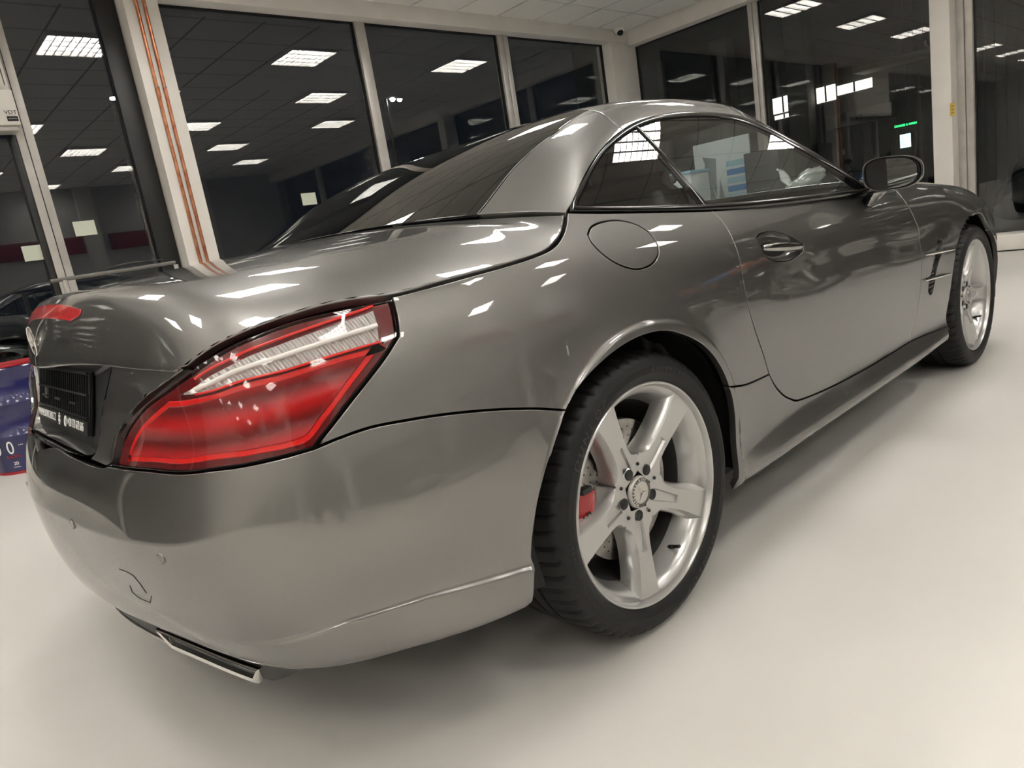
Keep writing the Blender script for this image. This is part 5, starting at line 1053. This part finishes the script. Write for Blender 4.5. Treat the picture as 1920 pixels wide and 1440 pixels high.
pad('centre_console', .85, 1.7, -.10, .10, .30, .58, INTERIOR, CAR, .03)
V, Fc = tube_arrays([(1.50+.06*math.sin(a), .37+.18*math.cos(a), .78+.17*math.sin(a)) for a in np.linspace(0, 2*math.pi, 33)], .015, 10); raw('steering_wheel', V, Fc, INTERIOR, CAR)
for sg in (1, -1): pad('door_card', .50, 1.75, -.845*sg-.02, -.845*sg+.02, .35, .885, INTERIOR, CAR, .01)
# ------------------------------------------------------------------ fittings of the showroom
for i, (x, lab) in enumerate(((.985, 'left one of two copper pipes running up the white pillar'), (1.043, 'right one of two copper pipes running up the white pillar'))):
    r_ = tag(empty('copper_pipe', (x, 4.185, 0)), lab, 'pipe', 'copper pipes on the pillar')
    tube('pipe_run', [(.002*math.sin(z*2+i), 0, z) for z in np.linspace(.02, 3.19, 24)], .013, COPPER, r_, 12)
    for z in (.6, 2.5):
        tube('clamp', [(.016*math.cos(a), .016*math.sin(a), z) for a in np.linspace(0, 2*math.pi, 17)], .004, CHROME, r_, 6)
        box('clamp_foot', -.012, .012, .008, .0155, z-.006, z+.006, CHROME, r_)
    if i == 0: tube('joint', [(0, 0, 2.42), (0, 0, 2.50)], .0165, COPPER, r_, 12)
op = tag(empty('door_operator', (-.8, 4.28, 2.2)), 'off white door operator box above the glass door, with a small maker sticker', 'door operator')
box('cover', -1.2, .81, -.08, .09, .035, .27, WHITE, op, .008); box('under_rail', -1.2, .79, -.06, .085, 0, .032, ALUM, op, .004)
box('slot', .775, .780, -.083, -.079, .30, .62, BLACK, op); box('head_cover', -1.2, .805, -.045, .09, .27, .99, WHITE, op, .004)
box('sticker', .735, .800, -.0815, -.0795, .060, .092, BLACKINK, op)
text('lettering', 'VDT', .034, BLACKINK, frame((.765, -.0812, .118), (1, 0, 0), (0, 0, 1)), op, sx=1.15)
text('lettering', 'AUTOMATIC', .009, WHITEINK, frame((.768, -.0820, .076), (1, 0, 0), (0, 0, 1)), op)
for z in (.100,): box('rule', .738, .792, -.0812, -.0798, z-.0008, z+.0008, BLACKINK, op)
sc = tag(empty('security_camera', (7.05, 4.18, 3.30)), 'small white dome camera with a dark lens in the ceiling corner', 'camera')
bpy.context.view_layer.update()
V, Fc = [], []
lathe_z('dome_base', [(.0001, .07), (.075, .07), (.075, .04), (.068, .01), (.055, -.012)], WHITE, sc, 28)
o = lathe_z('eye', [(.0001, -.052), (.020, -.048), (.036, -.036), (.043, -.016), (.044, .004), (.036, .03), (.0001, .034)], GLOSSBLACK, sc, 24); o.rotation_euler = (math.radians(-40), math.radians(38), 0); o.location = (-.012, -.018, 0)
lathe_z('collar', [(.046, -.020), (.053, -.012), (.055, .010), (.047, .012)], WHITE, sc, 28)
YEL = mat('yellow sticker', (.62, .44, .10), .5)
st = tag(empty('warning_sticker', (7.198, .392, 1.452)), 'small yellow upright sticker on the right-hand white pillar', 'sticker')
box('sheet', -.0015, .0015, -.022, .022, -.062, .062, YEL, st)
for z in (-.03, 0, .03): box('print', -.0024, -.0014, -.011, .011, z-.006, z+.006, mat('ochre print', (.30, .19, .04), .6) if z < -.02 else MATS['ochre print'], st)
PAPER = mat('pale green paper', (.62, .66, .55), .8)
for i, (x, z, lab) in enumerate(((2.20, 1.572, 'pale paper notice on the window right of the copper pipes'), (.27, 1.51, 'pale paper notice on the window left of the white pillar'), (-.10, 1.37, 'pale paper notice on the glass door at the left edge'))):
    o = box('paper_notice', x-.075, x+.075, 4.409, 4.412, z-.055, z+.055, PAPER); tag(o, lab, 'notice', 'paper notices on the glass')
# --- low rail with a wiper blade on it
rl = tag(empty('barrier_rail', (.1, 3.62, 0)), 'thin grey barrier rail behind the boot, black wiper blade lying on it', 'rail')
RAILM = mat('dull grey rail', (.16, .15, .14), .5)
tube('bar', [(-.30, 0, 1.125), (.50, 0, 1.135)], .013, RAILM, rl, 12)
for x in (-.22, .5): tube('post', [(x, 0, .01), (x, 0, 1.12)], .016, ALUM, rl, 12)
for x in (-.22, .5): lathe_z('foot', [(.0001, .014), (.09, .012), (.10, 0), (.0001, 0)], ALUM, rl, 24, (x, 0, 0))
tube('wiper_blade', [(.02, -.01, 1.158), (.2, -.012, 1.170), (.42, -.01, 1.166)], [.004, .010, .004], BLACK, rl, 8)
# --- blue steel keg
BLUE = mat('dark blue enamel', (.012, .012, .10), .22, 0, .7)
REDP = mat('red rim paint', (.38, .012, .02), .35)
kg = tag(empty('steel_keg', (-.575, 3.52, 0)), 'dark blue steel keg with red rims and white lettering at the left edge', 'keg')
Rk, Hk = .215, .665
prof = [(.0001, .012), (Rk-.012, .012), (Rk-.008, 0), (Rk+.002, 0), (Rk+.004, .014), (Rk-.002, .018)]
lathe_z('bottom_rim', prof, REDP, kg, 48)
pw = [(Rk, .018)]
for z in (.235, .43):
    pw += [(Rk, z-.016), (Rk+.007, z-.007), (Rk+.008, z), (Rk+.007, z+.007), (Rk, z+.016)]
pw += [(Rk, Hk-.03), (Rk+.006, Hk-.022), (Rk, Hk-.014)]
lathe_z('shell', pw, BLUE, kg, 64, sharp=60)
lathe_z('top_rim', [(Rk, Hk-.014), (Rk+.004, Hk-.010), (Rk+.003, Hk), (Rk-.010, Hk), (Rk-.014, Hk-.02), (.0001, Hk-.02)], REDP, kg, 48)
a = math.radians(-62)
tube('weld_seam', [((Rk+.0015)*math.cos(a), (Rk+.0015)*math.sin(a), z) for z in np.linspace(.02, Hk-.016, 8)], .006, STEEL, kg, 8)
def on_keg(txt, size, ang, z, m, sx=1):
    am = math.radians(ang); c = ((Rk+.0015)*math.cos(am), (Rk+.0015)*math.sin(am), z)
    text('lettering', txt, size, m, frame(c, (-math.sin(am), math.cos(am), 0), (0, 0, 1)), kg, extrude=.0008, sx=sx)
on_keg('0', .115, -128, .165, WHITEINK, .8); on_keg('0', .115, -150, .165, WHITEINK, .8); on_keg('+++', .016, -112, .178, WHITEINK); on_keg('RACING', .022, -126, .112, REDP); on_keg('20', .030, -126, .068, WHITEINK); on_keg('R', .13, -150, .33, REDP)
box('underline', -.02, .02, -.001, .001, -.002, .002, WHITEINK, kg).matrix_local = frame((Rk*math.cos(math.radians(-126))*1.006, Rk*math.sin(math.radians(-126))*1.006, .046), (-math.sin(math.radians(-126)), math.cos(math.radians(-126)), 0), (0, 0, 1))
# --- things on the far side of the car, seen through its glass
BOARD = mat('white board', (.62, .66, .68), .6); GREYP = mat('grey print', (.25, .28, .30), .7); BLUEP = mat('blue print', (.06, .22, .50), .6); PALEB = mat('pale blue print', (.30, .48, .62), .6)
bd = tag(empty('display_board', (7.02, 2.86, 0)), 'white display board with grey triangle pictures and blue rows, seen through the door glass', 'display board')
box('panel', 0, .03, -.38, .38, .80, 1.66, BOARD, bd, .004); box('leg', 0, .03, -.36, -.32, 0, .80, ALUM, bd); box('leg', 0, .03, .32, .36, 0, .80, ALUM, bd)
bm = bmesh.new()
for tri in (((.34, .90), (.10, .90), (.22, 1.45)), ((.07, 1.45), (.26, 1.50), (.10, .98)), ((-.02, .90), (.08, .90), (.04, 1.20))):
    bm.faces.new([bm.verts.new((-.002, y, z)) for y, z in tri])
frombm('picture', bm, GREYP, bd)
for z in (.92, 1.02, 1.12, 1.22, 1.32): box('print_row', -.003, 0, -.35, -.06, z, z+.07, BLUEP if int(z*50) % 2 else PALEB, bd)
box('tool_cabinet', 6.75, 7.15, 2.0, 2.42, .02, 1.42, mat('dark grey cabinet', (.05, .052, .055), .4), None, .01)
o = tag(bpy.data.objects['tool_cabinet'], 'dark grey upright cabinet beside the white display board', 'cabinet')
o2 = box('cabinet_base', 6.77, 7.13, 2.02, 2.40, 0, .02, BLACK, o)
for z in (.30, .60, .90, 1.18): box('drawer_front', 6.742, 6.75, 2.03, 2.39, z-.12, z+.13, MATS['dark grey cabinet'], o, .003); box('handle', 6.732, 6.742, 2.12, 2.30, z+.08, z+.095, CHROME, o)
wb = tag(empty('white_crate', (6.45, 3.45, 0)), 'pale crate stack beyond the car, behind the seats', 'crate')
for k_ in range(3): box('crate_body', -.2, .2, -.62, .52, .02+.44*k_, .42+.44*k_, BOARD, wb, .01); box('crate_lid', -.21, .21, -.63, .53, .42+.44*k_, .455+.44*k_, PALEB, wb, .006)
box('pallet', -.2, .2, -.6, .5, 0, .02, ALUM, wb)
tb = tag(empty('side_table', (6.30, 1.45, 0)), 'dark display table beyond the car bonnet', 'table')
box('table_top', -.28, .28, -.40, .40, .78, .81, INTERIOR, tb, .005)
for x in (-.24, .24):
    for y in (-.36, .36): box('leg', x-.02, x+.02, y-.02, y+.02, 0, .78, INTERIOR, tb)
PLASTIC = mat('crumpled clear plastic', (.55, .58, .57), .15, .2, .5)
bm = bmesh.new(); bmesh.ops.create_icosphere(bm, subdivisions=4, radius=1)
random.seed(3)
from mathutils import noise as _nz
for v in bm.verts:
    n = _nz.noise(v.co*2.3)*.28+_nz.noise(v.co*6)*.16
    v.co = Vector((v.co.x*.11*(1+n), v.co.y*.22*(1+n), v.co.z*.11*(1+n)))
    v.co.z -= v.co.y*.42
bm.transform(Matrix.Translation((6.22, 1.50, 1.0)))
zmin = min(v.co.z for v in bm.verts)
for v in bm.verts: v.co.z += .812-zmin
tag(frombm('wrapped_bundle', bm, PLASTIC, None, smooth=True), 'bundle wrapped in crumpled clear plastic on the display table', 'bundle')
tag(box('blue_tray', 6.1, 6.22, 1.16, 1.30, .811, .90, mat('blue plastic', (.02, .16, .50), .35), None, .008), 'small blue plastic tray on the display table', 'tray')
# --- motorcycles
def motorbike(loc, rz, paint, label):
    B = tag(empty('motorbike', loc, rz), label, 'motorbike', 'motorbikes on display')
    for x in (-.70, .70):
        V, Fc = tube_arrays([(x+.26*math.cos(a), 0, .32+.26*math.sin(a)) for a in np.linspace(0, 2*math.pi, 37)], .06, 12); wl = raw('wheel', V, Fc, RUBBER, B)
        V, Fc = tube_arrays([(x+.21*math.cos(a), 0, .32+.21*math.sin(a)) for a in np.linspace(0, 2*math.pi, 37)], .018, 8); raw('rim', V, Fc, ALLOY, wl)
        for k in range(5):
            a = 2*math.pi*k/5; tube('spoke', [(x, 0, .32), (x+.2*math.cos(a), 0, .32+.2*math.sin(a))], .013, ALLOY, wl, 8)
        V, Fc = lathe([(.05, -.05), (.14, -.05), (.14, -.045), (.05, -.045)], 32, x, .32); raw('brake_disc', V, Fc, STEEL, wl)
    def blob(name, pts, m, parent=B, sub=2):
        """closed skin over elliptical sections (x, y half, z centre, z half)"""
        V = []; Fc = []; s_ = 16
        for x, hy, zc, hz in pts:
            for k in range(s_): a = 2*math.pi*k/s_; V.append((x, hy*math.cos(a), zc+hz*math.sin(a)))
        for i in range(len(pts)-1):
            for k in range(s_): Fc.append((i*s_+k, i*s_+(k+1) % s_, (i+1)*s_+(k+1) % s_, (i+1)*s_+k))
        Fc += [tuple(range(s_))[::-1], tuple(range((len(pts)-1)*s_, len(pts)*s_))]
        return raw(name, V, Fc, m, parent)
    blob('fuel_tank', [(-.10, .08, .84, .05), (0, .13, .87, .10), (.12, .15, .89, .12), (.26, .13, .88, .11), (.36, .06, .85, .06)], paint)
    blob('seat', [(-.72, .06, .86, .03), (-.55, .12, .84, .05), (-.3, .13, .80, .05), (-.1, .09, .81, .04)], INTERIOR)
    blob('tail', [(-.90, .03, .92, .02), (-.75, .09, .86, .05), (-.5, .11, .78, .07), (-.2, .10, .74, .06)], paint)
    blob('engine', [(-.22, .10, .45, .10), (-.1, .17, .45, .17), (.1, .18, .47, .19), (.25, .14, .5, .17), (.32, .08, .52, .1)], INTERIOR)
    blob('fairing', [(.30, .10, .86, .10), (.45, .14, .90, .13), (.58, .12, .90, .11), (.68, .05, .88, .06)], paint)
    blob('head_light', [(.66, .07, .88, .05), (.70, .06, .88, .045), (.72, .02, .88, .02)], CHROME)
    blob('exhaust', [(-.75, .06, .46, .06), (-.6, .065, .44, .065), (-.3, .05, .38, .05), (.1, .03, .30, .03)], CHROME)
    for y in (-.10, .10):
        tube('fork', [(.70, y, .32), (.46, y, .98)], .024, CHROME, B, 10); tube('swing_arm', [(-.70, y, .32), (-.15, y, .42)], .026, INTERIOR, B, 10)
        tube('handlebar', [(.44, 0, 1.0), (.42, y*2.2, 1.05), (.34, y*3.8, 1.03)], .013, INTERIOR, B, 8)
        tube('mirror_stalk', [(.42, y*2.2, 1.05), (.46, y*2.8, 1.18)], .007, INTERIOR, B, 8); blob('mirror_head', [(.445, .05, 1.2, .03), (.46, .06, 1.2, .04), (.475, .03, 1.2, .02)], INTERIOR).location.y = y*2.9
    tube('side_stand', [(-.02, .12, .32), (-.06, .27, .006)], .011, INTERIOR, B, 8)
    return B
DKP = mat('black bike paint', (.012, .012, .014), .12, 0, 1); ORP = mat('orange bike paint', (.42, .12, .03), .2, 0, 1); BLP = mat('blue bike paint', (.02, .20, .55), .2, 0, 1)
motorbike((5.15, 2.25, 0), math.radians(172), BLP, 'blue and black motorbike standing beyond the car, seen through its side glass')
motorbike((4.3, -3.1, 0), math.radians(35), ORP, 'orange and black motorbike mirrored in the car door')
motorbike((5.9, -2.9, 0), math.radians(60), DKP, 'black motorbike mirrored in the front of the car door')
motorbike((2.4, -3.6, 0), math.radians(20), DKP, 'black motorbike mirrored in the rear quarter panel')
motorbike((.2, -4.6, 0), math.radians(15), DKP, 'black motorbike standing nearest the left end of the bike row')
motorbike((3.2, -5.3, 0), math.radians(30), DKP, 'black motorbike standing behind the orange one')
motorbike((5.6, -4.6, 0), math.radians(50), BLP, 'blue motorbike at the right end of the bike row')
# --- far wall dressing, seen only as a reflection
BAN = mat('dark red banner', (.16, .012, .012), .5)
tag(box('wall_banner', .7, 2.8, YF+.01, YF+.05, 2.0, 2.35, BAN, None, .005), 'dark red banner on the far wall, mirrored left of the copper pipes', 'banner')
tag(box('wall_banner', 3.3, 5.2, YF+.01, YF+.05, 2.0, 2.35, BAN, None, .005), 'dark red banner on the far wall, mirrored right of the copper pipes', 'banner')
# ------------------------------------------------------------------ outside at night
ASPH = mat('wet asphalt', (.03, .03, .03), .5); noise_color(ASPH, (.022, .022, .022), (.045, .044, .042), 20, 5)
bm = bmesh.new(); bx(bm, -20, 40, YA+.25, 40, -.2, -.06); bx(bm, XB+.25, 40, -25, YA+.25, -.2, -.06); tag(frombm('ground', bm, ASPH), kind='structure')
sl = tag(empty('street_lamp', (10.15, 14.0, -.06)), 'tall street lamp with two bright heads outside the left windows', 'street lamp')
tube('pole', [(0, 0, 0), (0, 0, 4.9)], .05, STEEL, sl, 10); tube('arm', [(0, 0, 4.9), (.25, 0, 4.96), (.5, 0, 4.9)], .03, STEEL, sl, 8)
GLOW = mat('street lamp glow', (1, 1, 1), .5, emit=(.85, .95, 1), estr=30)
for x in (.24, .46): lathe_z('lamp_head', [(.0001, 0), (.05, .02), (.07, .06), (.0001, .07)], GLOW, sl, 16, (x, 0, 4.84))
tw = tag(empty('area_light', (3.03, 12.0, -.06)), 'distant pole light seen through the window left of the pillar', 'lamp')
tube('pole', [(0, 0, 0), (0, 0, 4.3)], .05, STEEL, tw, 8); lathe_z('lamp_head', [(.0001, 0), (.05, .02), (.05, .05), (.0001, .06)], GLOW, tw, 12, (0, 0, 4.34))
# service building across the yard
FAC = mat('dark corrugated cladding', (.06, .06, .062), .5); COLM = mat('grey concrete column', (.16, .155, .145), .8)
LIT = mat('lit workshop window', (.9, .9, .85), .5, emit=(1, .93, .82), estr=.9)
sb = tag(empty('service_building', (14.2, 2, -.06)), 'dark service building across the yard with a lit window strip and a sliding door', 'building')
box('wall', 0, .3, -12, 9, 0, 5.5, FAC, sb)
for i, y in enumerate(np.arange(-2.5, 1.25, .16)): box('cladding_rib', -.03, 0, y, y+.06, 0, 4.6, FAC, sb)
for y in (2.72, 4.4, 6.2): box('column', -.35, 0, y, y+.42, 0, 4.4, COLM, sb, .01)
for (a, b, z0, z1) in ((3.16, 3.62, 2.60, 2.92), (2.30, 2.68, 2.60, 2.90), (1.60, 2.26, 2.66, 2.84), (3.16, 3.60, 2.48, 2.56)): wn_ = box('lit_window', -.02, .0, a, b, z0, z1, LIT, sb); box('glazing_bar', -.04, -.02, (a+b)/2-.015, (a+b)/2+.015, z0, z1, COLM, wn_)
box('canopy', -.6, 0, .2, 1.75, 2.92, 3.02, COLM, sb, .01)
tube('drain_pipe', [(-.10, .62, 3.2), (-.18, .60, 3.12), (-.20, .50, 3.0), (-.20, .48, 2.6), (-.20, .48, .1)], .04, CHROME, sb, 10)
box('door_header', -.22, 0, 1.2, 2.45, 2.02, 2.30, COLM, sb, .01); box('header_sensor', -.25, -.22, 1.75, 1.85, 2.12, 2.19, BLACK, sb)
for a, b in ((1.30, 1.78), (1.80, 2.30)): dl = box('sliding_leaf', -.12, -.08, a, b, .02, 2.02, mat('dark door glass', (.02, .022, .025), .08) if a == 1.30 else MATS['dark door glass'], sb)
GREEN = mat('green led letters', (.02, .5, .12), .5, emit=(.03, 1, .22), estr=2.2); SCR = mat('lit screen', (.6, .8, .85), .4, emit=(.55, .88, 1), estr=1.4)
sg_ = tag(empty('led_sign', (13.5, 2.82, 1.735)), 'green glowing LED sign above the pale screen outside the right window', 'sign')
box('sign_case', .0, .05, -.19, .19, -.05, .05, BLACK, sg_); text('lettering', 'CHARGE & WASH', .056, GREEN, frame((-.004, 0, 0), (0, -1, 0), (0, 0, 1)), sg_, sx=.84)
box('sign_bracket', .05, .12, -.02, .02, -.02, .02, STEEL, sg_)
ks = tag(empty('payment_screen', (13.62, 2.87, -.06)), 'pale blue lit screen of a kiosk under the green sign', 'kiosk')
box('kiosk_body', 0, .25, -.13, .13, 0, 1.66, BLACK, ks, .01); box('screen', -.008, 0, -.09, .09, 1.40, 1.64, SCR, ks)
for z in (1.57, 1.53, 1.49, 1.45): box('screen_row', -.010, -.008, .02, .08, z, z+.008, GREYP, ks)
# two dark parked cars outside, same body as the grey one
BLK = mat('black car paint', (.006, .006, .007), .2, 0, 1.0, .01)
KEEP = ('quarter_panel', 'fuel_flap', 'door', 'sill_panel', 'front_fender', 'front_bumper', 'rear_bumper', 'head_lamp', 'bonnet', 'boot_lid', 'roof_panel', 'c_pillar', 'rear_window', 'windscreen', 'windscreen_frame', 'quarter_glass', 'door_glass', 'window_seal', 'belt_strip', 'wheel', 'tail_lamp', 'inner_shell', 'side_mirror', 'valance')
def dark_car(loc, rz, label):
    r = tag(empty('parked_car', loc, rz), label, 'car')
    for ch in list(CAR.children):
        if ch.name.split('.')[0] not in KEEP: continue
        c = ch.copy(); COL.objects.link(c); c.parent = r
        for i, m in enumerate(ch.data.materials):
            if m == PAINT: c.material_slots[i].link = 'OBJECT'; c.material_slots[i].material = BLK
        for g in ch.children:
            if g.name.split('.')[0] in ('tyre', 'lamp_housing', 'hub_cap', 'red_reflector', 'mirror_rim'):
                d = g.copy(); COL.objects.link(d); d.parent = c
                for i, m in enumerate(g.data.materials):
                    if m == PAINT: d.material_slots[i].link = 'OBJECT'; d.material_slots[i].material = BLK
bpy.context.view_layer.update()
dark_car((-2.9, 6.6, -.06), math.radians(4), 'black car parked outside the glass door at the left edge')
dark_car((10.3, -2.7, -.06), math.radians(92), 'black car parked outside the window at the right edge')
# ------------------------------------------------------------------ the person taking the picture (seen only mirrored in the paint)
def skin_body(name, pts, edges, m, parent=None, sub=2, root=0):
    me = bpy.data.meshes.new(name); me.from_pydata([p[0] for p in pts], edges, [])
    o = bpy.data.objects.new(name, me); link(o, parent)
    md = o.modifiers.new('skin', 'SKIN'); md.use_smooth_shade = True
    for i, v in enumerate(me.skin_vertices[0].data):
        r = pts[i][1]; v.radius = (r, r) if not hasattr(r, '__len__') else r
        v.use_root = (i == root)
    s_ = o.modifiers.new('sub', 'SUBSURF'); s_.levels = sub; s_.render_levels = sub
    me.materials.append(m); return o
CLOTH = mat('black jacket cloth', (.010, .010, .011), .85); JEANS = mat('dark navy trousers', (.012, .013, .018), .9); SKIN = mat('skin', (.42, .26, .19), .5); HAIR = mat('dark brown hair', (.03, .02, .014), .6); SHOE = mat('black shoes', (.01, .01, .01), .4)
pn = tag(empty('person', (-1.48, -2.67, 0), math.radians(-14.5)), 'person in black jacket and dark trousers leaning forward behind a phone, mirrored in the bumper', 'person')
# local frame: +y towards the car; knees bent, torso leaning forward, both hands on a phone
J = [((0, -.02, .78), (.15, .12)), ((0, .05, .95), (.14, .11)), ((0, .14, 1.12), (.16, .115)), ((0, .20, 1.27), (.15, .10)), ((0, .24, 1.36), .055), ((0, .28, 1.42), .05)]
E_ = [(0, 1), (1, 2), (2, 3), (3, 4), (4, 5)]
for sx in (-1, 1):
    b = len(J); J += [((sx*.19, .20, 1.28), .062), ((sx*.25, .33, 1.08), .05), ((sx*.13, .60, 1.00), .038), ((sx*.085, .70, .98), .03)]
    E_ += [(3, b), (b, b+1), (b+1, b+2), (b+2, b+3)]
skin_body('jacket_and_body', J, E_, CLOTH, pn)
Lg = [((0, -.03, .80), (.14, .12))]; Le = []
for sx in (-1, 1):
    b = len(Lg); Lg += [((sx*.11, .0, .74), .095), ((sx*.13, .12, .45), .068), ((sx*.13, -.02, .12), .048), ((sx*.13, -.02, .07), .045)]
    Le += [(0, b), (b, b+1), (b+1, b+2), (b+2, b+3)]
skin_body('trousers', Lg, Le, JEANS, pn)
for sx in (-1, 1): skin_body('shoe', [((sx*.13, -.06, .045), (.045, .04)), ((sx*.135, .08, .042), (.05, .036)), ((sx*.135, .17, .034), (.042, .026))], [(0, 1), (1, 2)], SHOE, pn)
hd = skin_body('head', [((0, .29, 1.44), .055), ((0, .32, 1.50), (.075, .085)), ((0, .335, 1.57), (.082, .098)), ((0, .33, 1.63), (.072, .085)), ((0, .405, 1.53), .012), ((0, .425, 1.52), .010)], [(0, 1), (1, 2), (2, 3), (1, 4), (4, 5)], SKIN, pn)
for sx in (-1, 1):
    lathe_z('eye', [(.0001, -.011), (.008, -.008), (.011, 0), (.008, .008), (.0001, .011)], WHITEINK, hd, 12, (sx*.032, .405, 1.56)); lathe_z('ear', [(.0001, -.028), (.010, -.018), (.012, 0), (.010, .018), (.0001, .028)], SKIN, hd, 12, (sx*.083, .325, 1.55))
    palm = skin_body('hand', [((sx*.083, .70, .98), (.024, .030)), ((sx*.072, .745, .975), (.016, .034))], [(0, 1)], SKIN, pn)
    for k, (dz, ln) in enumerate(((.030, .060), (.011, .068), (-.010, .064), (-.029, .050))):
        skin_body('finger', [((sx*.074, .745, .975+dz), .0095), ((sx*.070, .745+ln*.55, .977+dz), .0088), ((sx*.052, .745+ln*.75, .977+dz), .008), ((sx*.038, .745+ln*.70, .977+dz), .007)], [(0, 1), (1, 2), (2, 3)], SKIN, palm)
    skin_body('thumb', [((sx*.070, .715, .998), .011), ((sx*.052, .735, 1.008), .010), ((sx*.036, .742, 1.004), .008)], [(0, 1), (1, 2)], SKIN, palm)
skin_body('hair', [((0, .27, 1.52), (.070, .05)), ((0, .285, 1.60), (.086, .085)), ((0, .325, 1.655), (.078, .082)), ((0, .375, 1.655), (.06, .035))], [(0, 1), (1, 2), (2, 3)], HAIR, hd)
ph = tag(box('phone', -.078, .078, .812, .820, .945, 1.018, GLOSSBLACK, None, .003), 'black phone held sideways by the person behind the car', 'phone')
ph.matrix_world = pn.matrix_basis.copy(); box('lens_bump', .045, .072, .820, .823, .985, 1.012, BLACK, ph, .001)
